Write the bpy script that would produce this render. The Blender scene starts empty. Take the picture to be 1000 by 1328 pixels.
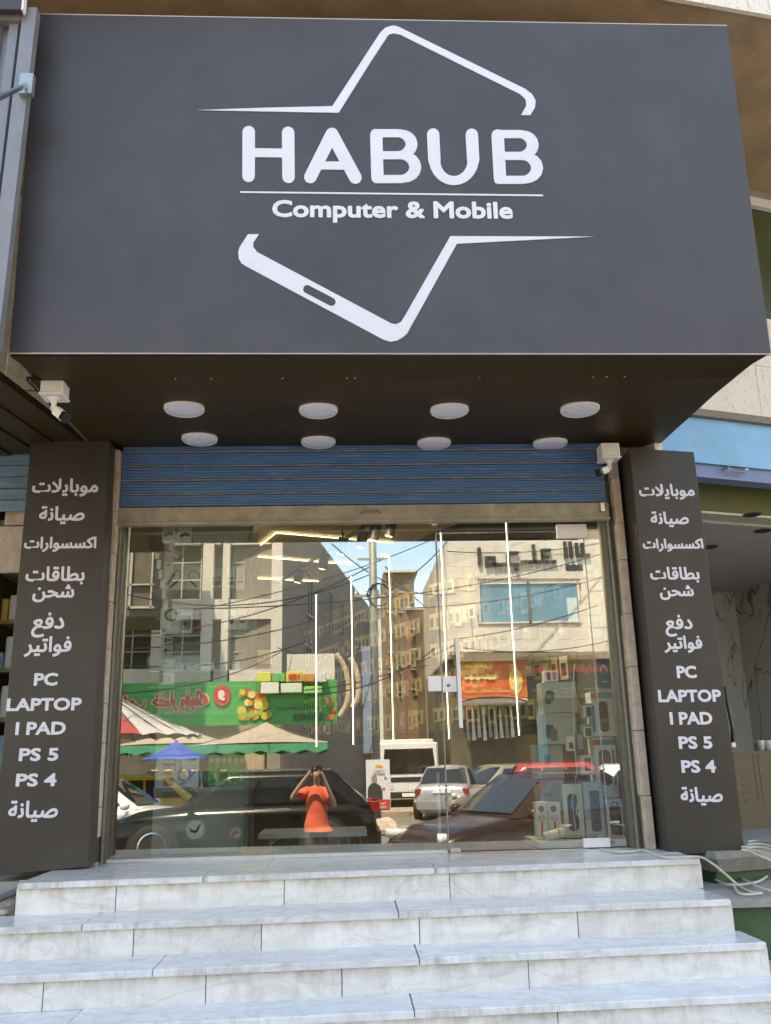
import bpy, bmesh, math, random
import numpy as np
from mathutils import Vector, Matrix
from mathutils.geometry import tessellate_polygon
random.seed(7)
R = math.radians
S = bpy.context.scene
COL = S.collection

# ------------------------------------------------------------------ camera
FPX, PITCH, YAW, ROLL = 1150.0, R(15.6), R(2.75), 0.0244
CAM = Vector((0.0, -6.4, 0.62))
fw = Vector((math.sin(YAW)*math.cos(PITCH), math.cos(YAW)*math.cos(PITCH), math.sin(PITCH)))
_r0 = Vector((math.cos(YAW), -math.sin(YAW), 0)); _u0 = _r0.cross(fw)
rt = _r0*math.cos(ROLL) - _u0*math.sin(ROLL); up = rt.cross(fw)
cd = bpy.data.cameras.new('camera'); cam = bpy.data.objects.new('camera', cd); COL.objects.link(cam)
cam.matrix_world = Matrix(((rt.x, up.x, -fw.x, CAM.x), (rt.y, up.y, -fw.y, CAM.y), (rt.z, up.z, -fw.z, CAM.z), (0, 0, 0, 1)))
cd.sensor_fit = 'VERTICAL'; cd.sensor_height = 36; cd.lens = 36*FPX/1328
cd.clip_start = 0.05; cd.clip_end = 2000
S.camera = cam

# ------------------------------------------------------------------ light
SUN_EL, SUN_AZ = 64.0, -28.0        # high behind the shop; azimuth measured from +Y, negative is towards -X
W = bpy.data.worlds.new('World'); S.world = W; W.use_nodes = True
nt = W.node_tree
sky = nt.nodes.new('ShaderNodeTexSky'); sky.sky_type = 'NISHITA'; sky.sun_disc = False
sky.sun_elevation = R(SUN_EL); sky.sun_rotation = R(SUN_AZ); sky.air_density = 1.0; sky.dust_density = .3; sky.ozone_density = 3.0
nt.links.new(sky.outputs[0], nt.nodes['Background'].inputs[0])
nt.nodes['Background'].inputs[1].default_value = 0.15
sl = bpy.data.lights.new('sun', 'SUN'); sl.energy = 3.1; sl.angle = R(0.53); sl.color = (1, .95, .86)
sun = bpy.data.objects.new('sun', sl); COL.objects.link(sun)
d = Vector((math.sin(R(SUN_AZ))*math.cos(R(SUN_EL)), math.cos(R(SUN_AZ))*math.cos(R(SUN_EL)), math.sin(R(SUN_EL))))
sun.rotation_euler = d.to_track_quat('Z', 'Y').to_euler(); sun.location = (0, 0, 30)
S.view_settings.view_transform = 'Standard'; S.view_settings.look = 'None'
S.view_settings.gamma = 1; S.view_settings.use_curve_mapping = False
S.view_settings.exposure = 2.45
S.view_settings.use_white_balance = True; S.view_settings.white_balance_temperature = 9300; S.view_settings.white_balance_tint = 10
S.cycles.max_bounces = 10; S.cycles.transparent_max_bounces = 16; S.cycles.diffuse_bounces = 5
S.cycles.sample_clamp_indirect = 6

# ------------------------------------------------------------------ helpers
def ray(x, y): return fw + rt*((x-500)/FPX) - up*((y-664)/FPX)
def at(x, y, Y):
    """world point seen at photo pixel x, y on the vertical plane Y"""
    q = ray(x, y); return CAM + q*((Y-CAM.y)/q.y)
def atz(x, y, Z):
    q = ray(x, y); return CAM + q*((Z-CAM.z)/q.z)
def mir(x, y, D):
    """street point whose reflection in the shop glass (plane Y=0) is seen at x, y; D metres from the glass"""
    q = at(x, y, D); return Vector((q.x, -q.y, q.z))

MATS = {}
def mat(name, c, rough=.6, var=.12, scale=6, bump=0, bscale=40, metal=0, spec=.5, emit=0, stretch=None, c2=None, sub=0, coat=0, dirt=0):
    if name in MATS: return MATS[name]
    m = bpy.data.materials.new(name); m.use_nodes = True; n = m.node_tree; L = n.links.new
    b = n.nodes['Principled BSDF']; b.inputs['Roughness'].default_value = rough; b.inputs['Metallic'].default_value = metal
    b.inputs['Specular IOR Level'].default_value = spec
    if coat: b.inputs['Coat Weight'].default_value = coat; b.inputs['Coat Roughness'].default_value = .05
    c = tuple(c)
    if var or c2:
        tc = n.nodes.new('ShaderNodeTexCoord'); mp = n.nodes.new('ShaderNodeMapping'); L(tc.outputs['Object'], mp.inputs[0])
        if stretch: mp.inputs['Scale'].default_value = stretch
        no = n.nodes.new('ShaderNodeTexNoise'); no.inputs['Scale'].default_value = scale; no.inputs['Detail'].default_value = 8
        no.inputs['Roughness'].default_value = .62
        L(mp.outputs[0], no.inputs['Vector'])
        rp = n.nodes.new('ShaderNodeValToRGB'); e = rp.color_ramp.elements
        e[0].position = .3; e[1].position = .7
        lo = c2 if c2 else tuple(v*(1-var) for v in c); hi = tuple(min(1, v*(1+var)) for v in c)
        e[0].color = (*lo, 1); e[1].color = (*hi, 1)
        L(no.outputs[0], rp.inputs[0]); outc = rp.outputs[0]
        if dirt:
            n2 = n.nodes.new('ShaderNodeTexNoise'); n2.inputs['Scale'].default_value = 2.3; n2.inputs['Detail'].default_value = 10; n2.inputs['Roughness'].default_value = .7
            L(tc.outputs['Object'], n2.inputs['Vector'])
            r2 = n.nodes.new('ShaderNodeValToRGB'); r2.color_ramp.elements[0].position = .5; r2.color_ramp.elements[1].position = .75
            mx = n.nodes.new('ShaderNodeMix'); mx.data_type = 'RGBA'; mx.blend_type = 'MIX'
            mx.inputs[7].default_value = (.16, .13, .1, 1)
            mu = n.nodes.new('ShaderNodeMath'); mu.operation = 'MULTIPLY'; mu.inputs[1].default_value = dirt
            L(n2.outputs[0], r2.inputs[0]); L(r2.outputs[0], mu.inputs[0]); L(mu.outputs[0], mx.inputs[0]); L(outc, mx.inputs[6]); outc = mx.outputs[2]
        L(outc, b.inputs['Base Color'])
        mr = n.nodes.new('ShaderNodeMapRange'); mr.inputs[3].default_value = max(.02, rough*.85); mr.inputs[4].default_value = min(1, rough*1.2)
        L(no.outputs[0], mr.inputs[0]); L(mr.outputs[0], b.inputs['Roughness'])
    else: b.inputs['Base Color'].default_value = (*c, 1)
    if bump:
        tc = n.nodes.new('ShaderNodeTexCoord'); no = n.nodes.new('ShaderNodeTexNoise'); no.inputs['Scale'].default_value = bscale; no.inputs['Detail'].default_value = 6
        bp = n.nodes.new('ShaderNodeBump'); bp.inputs['Strength'].default_value = bump; bp.inputs['Distance'].default_value = .01
        L(tc.outputs['Object'], no.inputs['Vector']); L(no.outputs[0], bp.inputs['Height']); L(bp.outputs[0], b.inputs['Normal'])
    if emit:
        b.inputs['Emission Color'].default_value = (*c, 1); b.inputs['Emission Strength'].default_value = emit
    MATS[name] = m; return m
def col(rgb, rough=.5, var=.06):
    return mat('print_%.3f_%.3f_%.3f_%.2f' % (*rgb, rough), rgb, rough, var, 30)
def glass_mat(name, refl, tint=(.93, .97, .95), rough=0.0):
    m = bpy.data.materials.new(name); m.use_nodes = True; n = m.node_tree; n.nodes.clear(); L = n.links.new
    o = n.nodes.new('ShaderNodeOutputMaterial'); mx = n.nodes.new('ShaderNodeMixShader')
    t = n.nodes.new('ShaderNodeBsdfTransparent'); t.inputs[0].default_value = (*tint, 1)
    g = n.nodes.new('ShaderNodeBsdfGlossy'); g.inputs['Roughness'].default_value = rough; g.inputs[0].default_value = (1, 1, 1, 1)
    lw = n.nodes.new('ShaderNodeFresnel'); lw.inputs[0].default_value = 1.5
    a = n.nodes.new('ShaderNodeMath'); a.operation = 'ADD'; a.inputs[1].default_value = refl; a.use_clamp = True
    L(lw.outputs[0], a.inputs[0]); L(a.outputs[0], mx.inputs[0]); L(t.outputs[0], mx.inputs[1]); L(g.outputs[0], mx.inputs[2]); L(mx.outputs[0], o.inputs[0])
    MATS[name] = m; return m
GLASS = glass_mat('shop_glass', .15)
CARGLASS = mat('car_glass', (.012, .015, .016), .04, 0, spec=.9)
WINGLASS = mat('window_glass', (.05, .06, .06), .05, 0, spec=.8)

class MB:
    def __init__(s): s.v = []; s.f = []; s.m = []; s.mi = 0; s.sm = []; s.smooth = False
    def add(s, vs, fs):
        o = len(s.v); s.v += [tuple(p) for p in vs]
        for f in fs: s.f.append([i+o for i in f]); s.m.append(s.mi); s.sm.append(s.smooth)
        return s
    def box(s, x0, x1, y0, y1, z0, z1):
        return s.hexa([(x0, y0, z0), (x1, y0, z0), (x1, y1, z0), (x0, y1, z0), (x0, y0, z1), (x1, y0, z1), (x1, y1, z1), (x0, y1, z1)])
    def hexa(s, p): return s.add(p, [(0, 3, 2, 1), (4, 5, 6, 7), (0, 1, 5, 4), (1, 2, 6, 5), (2, 3, 7, 6), (3, 0, 4, 7)])
    def obox(s, c, sx, sy, sz, rz=0, rx=0, ry=0):
        M = Matrix.Rotation(rz, 3, 'Z') @ Matrix.Rotation(ry, 3, 'Y') @ Matrix.Rotation(rx, 3, 'X'); c = Vector(c)
        return s.hexa([c + M @ Vector((a*sx/2, b*sy/2, e*sz/2)) for e in (-1, 1) for a, b in ((-1, -1), (1, -1), (1, 1), (-1, 1))])
    def bbox(s, x0, x1, y0, y1, z0, z1, b=.01):
        """box with bevelled edges"""
        def ring(i, z): return [(x0+b+i, y0+i, z), (x1-b-i, y0+i, z), (x1-i, y0+b+i, z), (x1-i, y1-b-i, z), (x1-b-i, y1-i, z), (x0+b+i, y1-i, z), (x0+i, y1-b-i, z), (x0+i, y0+b+i, z)]
        v = ring(b*.6, z0) + ring(0, z0+b*.6) + ring(0, z1-b*.6) + ring(b*.6, z1); f = [tuple(range(7, -1, -1)), tuple(range(24, 32))]
        for k in range(3):
            for i in range(8): j = (i+1) % 8; f.append((k*8+i, k*8+j, k*8+8+j, k*8+8+i))
        return s.add(v, f)
    def cyl(s, p0, p1, r0, r1=None, n=16, caps=True):
        p0 = Vector(p0); p1 = Vector(p1); r1 = r0 if r1 is None else r1; a = (p1-p0).normalized()
        u = a.orthogonal().normalized(); w = a.cross(u); v = []
        for p, r in ((p0, r0), (p1, r1)):
            for i in range(n):
                t = 2*math.pi*i/n; v.append(p + u*(r*math.cos(t)) + w*(r*math.sin(t)))
        f = [(i, (i+1) % n, n+(i+1) % n, n+i) for i in range(n)]
        if caps: f += [tuple(range(n-1, -1, -1)), tuple(range(n, 2*n))]
        return s.add(v, f)
    def tube(s, pts, r, n=6):
        pts = [Vector(p) for p in pts]; N = len(pts); v = []; u = None
        for i, p in enumerate(pts):
            a = (pts[min(i+1, N-1)] - pts[max(i-1, 0)]).normalized()
            u = a.orthogonal().normalized() if u is None else (u - a*u.dot(a)).normalized()
            w = a.cross(u); rr = r[i] if isinstance(r, (list, tuple)) else r
            for k in range(n): t = 2*math.pi*k/n; v.append(p + u*(rr*math.cos(t)) + w*(rr*math.sin(t)))
        f = [(i*n+k, i*n+(k+1) % n, (i+1)*n+(k+1) % n, (i+1)*n+k) for i in range(N-1) for k in range(n)]
        f += [tuple(range(n-1, -1, -1)), tuple(range((N-1)*n, N*n))]
        return s.add(v, f)
    def lathe(s, c, prof, n=24, axis='Z', M=None):
        v = []; c = Vector(c)
        for r, h in prof:
            for i in range(n):
                t = 2*math.pi*i/n; q = Vector((r*math.cos(t), r*math.sin(t), h))
                if axis == 'Y': q = Vector((q.x, q.z, q.y))
                if axis == 'X': q = Vector((q.z, q.x, q.y))
                if M: q = M @ q
                v.append(c+q)
        K = len(prof); f = [(k*n+i, k*n+(i+1) % n, (k+1)*n+(i+1) % n, (k+1)*n+i) for k in range(K-1) for i in range(n)]
        f += [tuple(range(n-1, -1, -1)), tuple(range((K-1)*n, K*n))]
        return s.add(v, f)
    def poly(s, loops, fn, d0, d1):
        """flat prism: loops of 2D points (outer, holes); fn(a, b, depth) gives the point"""
        tri = tessellate_polygon([[Vector((p[0], p[1], 0)) for p in lp] for lp in loops]); flat = [p for lp in loops for p in lp]; n = len(flat)
        v = [fn(p[0], p[1], d1) for p in flat] + [fn(p[0], p[1], d0) for p in flat]
        f = [tuple(t) for t in tri] + [tuple(n+i for i in reversed(t)) for t in tri]; o = 0
        for lp in loops:
            k = len(lp)
            for i in range(k): j = (i+1) % k; f.append((o+i, o+j, n+o+j, n+o+i))
            o += k
        return s.add(v, f)
    def build(s, name, m, parent=None, world=True, bevel=0, auto=False):
        me = bpy.data.meshes.new(name); v = s.v
        if parent is not None and world:
            l = Vector((0, 0, 0)); q = parent
            while q is not None: l += q.location; q = q.parent
            v = [(p[0]-l[0], p[1]-l[1], p[2]-l[2]) for p in v]
        me.from_pydata(v, [], s.f)
        for k in (m if isinstance(m, (list, tuple)) else [m]): me.materials.append(k)
        me.polygons.foreach_set('material_index', s.m)
        bm = bmesh.new(); bm.from_mesh(me); bmesh.ops.recalc_face_normals(bm, faces=bm.faces); bm.to_mesh(me); bm.free()
        me.polygons.foreach_set('use_smooth', s.sm); me.update()
        o = bpy.data.objects.new(name, me); COL.objects.link(o)
        if parent is not None: o.parent = parent
        if bevel:
            b = o.modifiers.new('bevel', 'BEVEL'); b.width = bevel; b.segments = 2; b.limit_method = 'ANGLE'
        return o
def tag(o, label=None, cat=None, group=None, kind=None):
    if label: o['label'] = label
    if cat: o['category'] = cat
    if group: o['group'] = group
    if kind: o['kind'] = kind
    return o
def thing(name, label, cat, loc=(0, 0, 0), group=None, rz=0):
    o = bpy.data.objects.new(name, None); COL.objects.link(o); o.location = loc; o.rotation_euler.z = rz; o.empty_display_size = .1
    return tag(o, label, cat, group)
def copy_tree(o, parent=None):
    c = o.copy(); COL.objects.link(c); c.parent = parent
    for ch in list(o.children): copy_tree(ch, c)
    return c
def cap2(p, q, r, n=8):
    """2D capsule outline"""
    a = math.atan2(q[1]-p[1], q[0]-p[0]); o = []
    for i in range(n+1): t = a+math.pi/2+math.pi*i/n; o.append((p[0]+r*math.cos(t), p[1]+r*math.sin(t)))
    for i in range(n+1): t = a-math.pi/2+math.pi*i/n; o.append((q[0]+r*math.cos(t), q[1]+r*math.sin(t)))
    return o
def circ(cx, cy, r, n=20, ry=None): return [(cx+r*math.cos(2*math.pi*i/n), cy+(ry or r)*math.sin(2*math.pi*i/n)) for i in range(n)]
def rect(x0, y0, x1, y1): return [(x0, y0), (x1, y0), (x1, y1), (x0, y1)]
def rrect(x0, y0, x1, y1, r, n=4):
    o = []
    for cx, cy, a in ((x1-r, y1-r, 0), (x0+r, y1-r, 90), (x0+r, y0+r, 180), (x1-r, y0+r, 270)):
        for i in range(n+1): t = R(a+90*i/n); o.append((cx+r*math.cos(t), cy+r*math.sin(t)))
    return o
_cnt = [0]
def stroke(mb, pts, w, fn, d0, d1):
    """rounded brush stroke of varying half width as joined prisms"""
    ws = w if isinstance(w, (list, tuple)) else [w]*len(pts)
    for i in range(len(pts)-1):
        p, q = pts[i], pts[i+1]; a = math.atan2(q[1]-p[1], q[0]-p[0]); nx, ny = -math.sin(a), math.cos(a)
        _cnt[0] = (_cnt[0]+1) % 31; e = _cnt[0]*.00005
        mb.poly([[(p[0]+nx*ws[i], p[1]+ny*ws[i]), (p[0]-nx*ws[i], p[1]-ny*ws[i]), (q[0]-nx*ws[i+1], q[1]-ny*ws[i+1]), (q[0]+nx*ws[i+1], q[1]+ny*ws[i+1])]], fn, d0, d1+(e if d1 > d0 else -e))
    for i, p in enumerate(pts):
        _cnt[0] = (_cnt[0]+1) % 31; e = _cnt[0]*.00005+.000025
        mb.poly([circ(p[0], p[1], ws[i], 16)], fn, d0, d1+(e if d1 > d0 else -e))

# Arabic joining forms (isolated form code, number of forms)
AR = {'ا': (0xFE8D, 2), 'ب': (0xFE8F, 4), 'ة': (0xFE93, 2), 'ت': (0xFE95, 4), 'ج': (0xFE9D, 4), 'ح': (0xFEA1, 4), 'خ': (0xFEA5, 4), 'د': (0xFEA9, 2),
      'ر': (0xFEAD, 2), 'ز': (0xFEAF, 2), 'س': (0xFEB1, 4), 'ش': (0xFEB5, 4), 'ص': (0xFEB9, 4), 'ض': (0xFEBD, 4), 'ط': (0xFEC1, 4), 'ع': (0xFEC9, 4), 'ف': (0xFED1, 4),
      'ق': (0xFED5, 4), 'ك': (0xFED9, 4), 'ل': (0xFEDD, 4), 'م': (0xFEE1, 4), 'ن': (0xFEE5, 4), 'ه': (0xFEE9, 4), 'و': (0xFEED, 2), 'ي': (0xFEF1, 4)}
def shape_ar(s):
    if not any(c in AR for c in s): return s
    out = []; i = 0
    while i < len(s):
        c = s[i]
        if c not in AR: out.append(c); i += 1; continue
        prev = i > 0 and s[i-1] in AR and AR[s[i-1]][1] == 4
        if c == 'ل' and i+1 < len(s) and s[i+1] == 'ا': out.append(chr(0xFEFC if prev else 0xFEFB)); i += 2; continue
        nxt = i+1 < len(s) and s[i+1] in AR and AR[c][1] == 4
        out.append(chr(AR[c][0] + (3 if prev and nxt else 2 if nxt else 1 if prev else 0))); i += 1
    return ''.join(reversed(out))
_tc = {}
def text2d(s):
    if s in _tc: return _tc[s]
    c = bpy.data.curves.new('text', 'FONT'); c.body = shape_ar(s); c.resolution_u = 3
    o = bpy.data.objects.new('text', c); COL.objects.link(o)
    me = bpy.data.meshes.new_from_object(o)
    v = [(p.co.x, p.co.y) for p in me.vertices]; f = [list(p.vertices) for p in me.polygons]
    cnt = {}
    for p in f:
        for i in range(len(p)): k = tuple(sorted((p[i], p[(i+1) % len(p)]))); cnt[k] = cnt.get(k, 0)+1
    e = [k for k, n in cnt.items() if n == 1]
    bpy.data.objects.remove(o); bpy.data.curves.remove(c); bpy.data.meshes.remove(me)
    x0 = min(p[0] for p in v); x1 = max(p[0] for p in v); y0 = min(p[1] for p in v); y1 = max(p[1] for p in v)
    _tc[s] = (v, f, e, (x0, x1, y0, y1)); return _tc[s]
def contours(s, bold, w, h, N):
    """outline loops (outer, holes...) of a text thickened by bold, sized w x h about 0, 0"""
    v, f, e, (x0, x1, y0, y1) = text2d(s)
    sx = (w-2*bold)/(x1-x0) if w else None; sy = (h-2*bold)/(y1-y0) if h else sx
    if sx is None: sx = sy
    V = np.array(v); V = np.stack([(V[:, 0]-(x0+x1)/2)*sx, (V[:, 1]-(y0+y1)/2)*sy], 1); E = np.array(e); A = V[E[:, 0]]; B = V[E[:, 1]]
    H = (y1-y0)*sy+2*bold; Wd = (x1-x0)*sx+2*bold; c = H/N; nx, ny = int(Wd/c)+5, N+5
    gx = -Wd/2-2*c+c*np.arange(nx+1); gy = -H/2-2*c+c*np.arange(ny+1); X, Y = np.meshgrid(gx, gy); P = np.stack([X.ravel(), Y.ravel()], 1)
    dist = np.full(len(P), 1e9); ins = np.zeros(len(P), bool)
    for a, b in zip(A, B):
        ab = b-a; L2 = ab@ab
        if L2 < 1e-14: continue
        t = np.clip(((P-a)@ab)/L2, 0, 1); q = P-a-t[:, None]*ab; dist = np.minimum(dist, (q*q).sum(1))
    I2 = ins.reshape(X.shape)
    for fc in f:
        T = V[fc]; i0, i1 = np.searchsorted(gy, T[:, 1].min()), np.searchsorted(gy, T[:, 1].max(), 'right'); j0, j1 = np.searchsorted(gx, T[:, 0].min()), np.searchsorted(gx, T[:, 0].max(), 'right')
        if i1 <= i0 or j1 <= j0: continue
        xx_, yy_ = X[i0:i1, j0:j1], Y[i0:i1, j0:j1]; r_ = np.zeros(xx_.shape, bool)
        for a, b in zip(T, np.roll(T, -1, 0)):
            if a[1] != b[1]: r_ ^= ((a[1] > yy_) != (b[1] > yy_)) & (xx_ < (b[0]-a[0])*(yy_-a[1])/(b[1]-a[1])+a[0])
        I2[i0:i1, j0:j1] |= r_
    ins = I2.ravel(); dist = np.sqrt(dist); F = (np.where(ins, dist, -dist)+bold).reshape(X.shape); F[F == 0] = 1e-9
    nxt = {}; pos = {}
    def cut(p, q):
        k = (p, q) if p < q else (q, p)
        if k not in pos: fa, fb = F[k[0]], F[k[1]]; t = fa/(fa-fb); pos[k] = (gx[k[0][1]]*(1-t)+gx[k[1][1]]*t, gy[k[0][0]]*(1-t)+gy[k[1][0]]*t)
        return k
    S_ = F > 0; act = (S_[:-1, :-1].astype(int)+S_[1:, :-1]+S_[:-1, 1:]+S_[1:, 1:]); ii, jj = np.where((act > 0) & (act < 4))
    for i, j in zip(ii.tolist(), jj.tolist()):
        q = [(i, j), (i, j+1), (i+1, j+1), (i+1, j)]; sgn_ = [S_[k] for k in q]; ent = []; ext = []
        for k in range(4):
            p_, n_ = q[k], q[(k+1) % 4]
            if sgn_[k] and not sgn_[(k+1) % 4]: ext.append(cut(p_, n_))
            if not sgn_[k] and sgn_[(k+1) % 4]: ent.append((k, cut(p_, n_)))
        if len(ext) == 1: nxt[ext[0]] = ent[0][1]
        else:
            xs_ = [k for k in range(4) if sgn_[k] and not sgn_[(k+1) % 4]]
            for k in xs_: nxt[cut(q[k], q[(k+1) % 4])] = cut(q[(k+3) % 4], q[k])
    loops = []
    while nxt:
        st_, k = nxt.popitem(); lp = [pos[st_]]; 
        while k != st_ and k in nxt: lp.append(pos[k]); k = nxt.pop(k)
        if len(lp) > 5: loops.append(lp)
    def simp(lp, tol):
        def dp(P_):
            if len(P_) < 3: return P_
            a, b = np.array(P_[0]), np.array(P_[-1]); ab = b-a; L = math.hypot(*ab)+1e-12; Q = np.array(P_)-a; dd = np.abs(Q[:, 0]*ab[1]-Q[:, 1]*ab[0])/L if L > 1e-9 else np.hypot(Q[:, 0], Q[:, 1]); k = int(dd.argmax())
            return P_[:1]+P_[-1:] if dd[k] < tol else dp(P_[:k+1])[:-1]+dp(P_[k:])
        h_ = len(lp)//2; return dp(lp[:h_+1])[:-1]+dp(lp[h_:]+lp[:1])[:-1]
    loops = [simp(lp, c*.12) for lp in loops]; loops = [lp for lp in loops if len(lp) > 2]
    area = lambda lp: sum(p[0]*q[1]-q[0]*p[1] for p, q in zip(lp, lp[1:]+lp[:1]))/2
    def inside(p, lp):
        r = False
        for a, b in zip(lp, lp[1:]+lp[:1]):
            if (a[1] > p[1]) != (b[1] > p[1]) and p[0] < (b[0]-a[0])*(p[1]-a[1])/(b[1]-a[1])+a[0]: r = not r
        return r
    lp2 = sorted([(abs(area(l)), l) for l in loops], key=lambda t: -t[0]); out = []
    for ar, l in lp2:
        depth = [o for o in out if inside(l[0], o[0])]; n_in = sum(inside(l[0], m_) for _, m_ in lp2 if m_ is not l)
        if n_in % 2 and depth: depth[-1].append(l)
        else: out.append([l])
    out.sort(key=lambda g_: min(p[0] for p in g_[0])); return out
_cc = {}
def text(mb, s, fn, d, bold=.0, w=None, h=None, cx=0, cy=0, sgn=1, N=30):
    k = (s, round(bold, 5), round(w, 4), round(h, 4) if h else None, N)
    if k not in _cc: _cc[k] = contours(s, bold, w, h, N)
    for g_ in _cc[k]: mb.poly([[(p[0]+cx, p[1]+cy) for p in lp] for lp in g_], fn, 0, d)
def letters(s, fn, d, bold, w, h, m_, par, N=72):
    """every connected glyph shape becomes a part of its own"""
    for g_ in contours(s, bold, w, h, N): m = MB(); m.poly(g_, fn, 0, d); m.build('letter', m_, par)
def grid_curve(a, b, sag, n=14):
    a = Vector(a); b = Vector(b); return [a.lerp(b, i/n) - Vector((0, 0, sag*4*(i/n)*(1-i/n))) for i in range(n+1)]
#MATERIALS
M_sign = mat('sign_composite_panel', (.053, .048, .052), .40, .16, 1.6, bump=.05, bscale=3, spec=.5, dirt=.16)
M_soff = mat('soffit_panel', (.038, .023, .006), .45, .2, 3, spec=.25)  # sign charcoal browned and darkened: underside shade and warm bounce in the colour
M_pil = mat('pillar_panel', (.046, .040, .034), .42, .16, 2, spec=.4, dirt=.16)  # same charcoal as the sign, its warm shade tone put into the colour
M_white = mat('white_acrylic', (.68, .67, .75), .35, .03, 8)
M_edge = mat('aluminium_edge', (.5, .48, .45), .4, .1, 20, metal=.6)
M_marble = None
def marble(name, base, vein, seed, rough=.28, warm=.0):
    m = bpy.data.materials.new(name); m.use_nodes = True; n = m.node_tree; L = n.links.new; b = n.nodes['Principled BSDF']
    tc = n.nodes.new('ShaderNodeTexCoord'); oi = n.nodes.new('ShaderNodeObjectInfo'); ad = n.nodes.new('ShaderNodeVectorMath'); ad.operation = 'ADD'
    sc = n.nodes.new('ShaderNodeVectorMath'); sc.operation = 'SCALE'; sc.inputs[0].default_value = (31, 17, 23); L(oi.outputs['Random'], sc.inputs['Scale'])
    L(tc.outputs['Object'], ad.inputs[0]); L(sc.outputs[0], ad.inputs[1])
    mp = n.nodes.new('ShaderNodeMapping'); mp.inputs['Rotation'].default_value = (.3, .5, .7); mp.inputs['Scale'].default_value = (1, 2.2, 2.2); L(ad.outputs[0], mp.inputs[0])
    a = n.nodes.new('ShaderNodeTexNoise'); a.inputs['Scale'].default_value = 2.4; a.inputs['Detail'].default_value = 9; a.inputs['Distortion'].default_value = 2.2; a.inputs['Roughness'].default_value = .62; L(mp.outputs[0], a.inputs['Vector'])
    r1 = n.nodes.new('ShaderNodeValToRGB'); e = r1.color_ramp.elements; e[0].position = .36; e[1].position = .62
    e[0].color = (*vein, 1); e[1].color = (*base, 1); L(a.outputs[0], r1.inputs[0])
    v = n.nodes.new('ShaderNodeTexNoise'); v.inputs['Scale'].default_value = 1.3; v.inputs['Detail'].default_value = 4; v.inputs['Distortion'].default_value = 1.2; L(mp.outputs[0], v.inputs['Vector'])
    r2 = n.nodes.new('ShaderNodeValToRGB'); r2.color_ramp.elements[0].position = .485; r2.color_ramp.elements[0].color = (1, 1, 1, 1)
    r2.color_ramp.elements[1].position = .5; r2.color_ramp.elements[1].color = (.80, .80, .81, 1); x = r2.color_ramp.elements.new(.515); x.color = (1, 1, 1, 1)
    L(v.outputs[0], r2.inputs[0])
    mu = n.nodes.new('ShaderNodeMix'); mu.data_type = 'RGBA'; mu.blend_type = 'MULTIPLY'; mu.inputs[0].default_value = .7
    L(r1.outputs[0], mu.inputs[6]); L(r2.outputs[0], mu.inputs[7])
    # grime in soft vertical streaks and blotches
    g = n.nodes.new('ShaderNodeTexNoise'); g.inputs['Scale'].default_value = 3; g.inputs['Detail'].default_value = 12; g.inputs['Roughness'].default_value = .75
    mp2 = n.nodes.new('ShaderNodeMapping'); mp2.inputs['Scale'].default_value = (4, 3, .8); L(ad.outputs[0], mp2.inputs[0]); L(mp2.outputs[0], g.inputs['Vector'])
    r3 = n.nodes.new('ShaderNodeValToRGB'); r3.color_ramp.elements[0].position = .5; r3.color_ramp.elements[1].position = .8
    m3 = n.nodes.new('ShaderNodeMath'); m3.operation = 'MULTIPLY'; m3.inputs[1].default_value = .6; L(g.outputs[0], r3.inputs[0]); L(r3.outputs[0], m3.inputs[0])
    mx = n.nodes.new('ShaderNodeMix'); mx.data_type = 'RGBA'; mx.inputs[7].default_value = (.42, .37, .29, 1); L(m3.outputs[0], mx.inputs[0]); L(mu.outputs[2], mx.inputs[6])
    # grime gathered at the upper edge of risers / the worn front edge of treads, and at slab ends
    sp = n.nodes.new('ShaderNodeSeparateXYZ'); L(tc.outputs['Generated'], sp.inputs[0])
    e1 = n.nodes.new('ShaderNodeMapRange'); L(sp.outputs['Z' if 'riser' in name else 'Y'], e1.inputs[0])
    if 'riser' in name: e1.inputs[1].default_value = .55; e1.inputs[2].default_value = 1.0
    else: e1.inputs[1].default_value = .16; e1.inputs[2].default_value = 0.0
    n5 = n.nodes.new('ShaderNodeTexNoise'); n5.inputs['Scale'].default_value = 5; n5.inputs['Detail'].default_value = 9; n5.inputs['Roughness'].default_value = .7
    mp5 = n.nodes.new('ShaderNodeMapping'); mp5.inputs['Scale'].default_value = (2.2, 1, .35); L(ad.outputs[0], mp5.inputs[0]); L(mp5.outputs[0], n5.inputs['Vector'])
    r5 = n.nodes.new('ShaderNodeMapRange'); r5.inputs[1].default_value = .42; r5.inputs[2].default_value = .72; L(n5.outputs[0], r5.inputs[0])
    m5 = n.nodes.new('ShaderNodeMath'); m5.operation = 'MULTIPLY'; L(e1.outputs[0], m5.inputs[0]); L(r5.outputs[0], m5.inputs[1])
    m6 = n.nodes.new('ShaderNodeMath'); m6.operation = 'MULTIPLY'; m6.inputs[1].default_value = .75; L(m5.outputs[0], m6.inputs[0])
    mx5 = n.nodes.new('ShaderNodeMix'); mx5.data_type = 'RGBA'; mx5.inputs[7].default_value = (.30, .25, .17, 1); L(m6.outputs[0], mx5.inputs[0]); L(mx.outputs[2], mx5.inputs[6]); mx = mx5
    # tint per slab
    hs = n.nodes.new('ShaderNodeHueSaturation'); mr = n.nodes.new('ShaderNodeMapRange'); mr.inputs[3].default_value = .9; mr.inputs[4].default_value = 1.04
    L(oi.outputs['Random'], mr.inputs[0]); L(mr.outputs[0], hs.inputs['Value']); L(mx.outputs[2], hs.inputs['Color'])
    L(hs.outputs[0], b.inputs['Base Color']); b.inputs['Roughness'].default_value = rough
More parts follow.
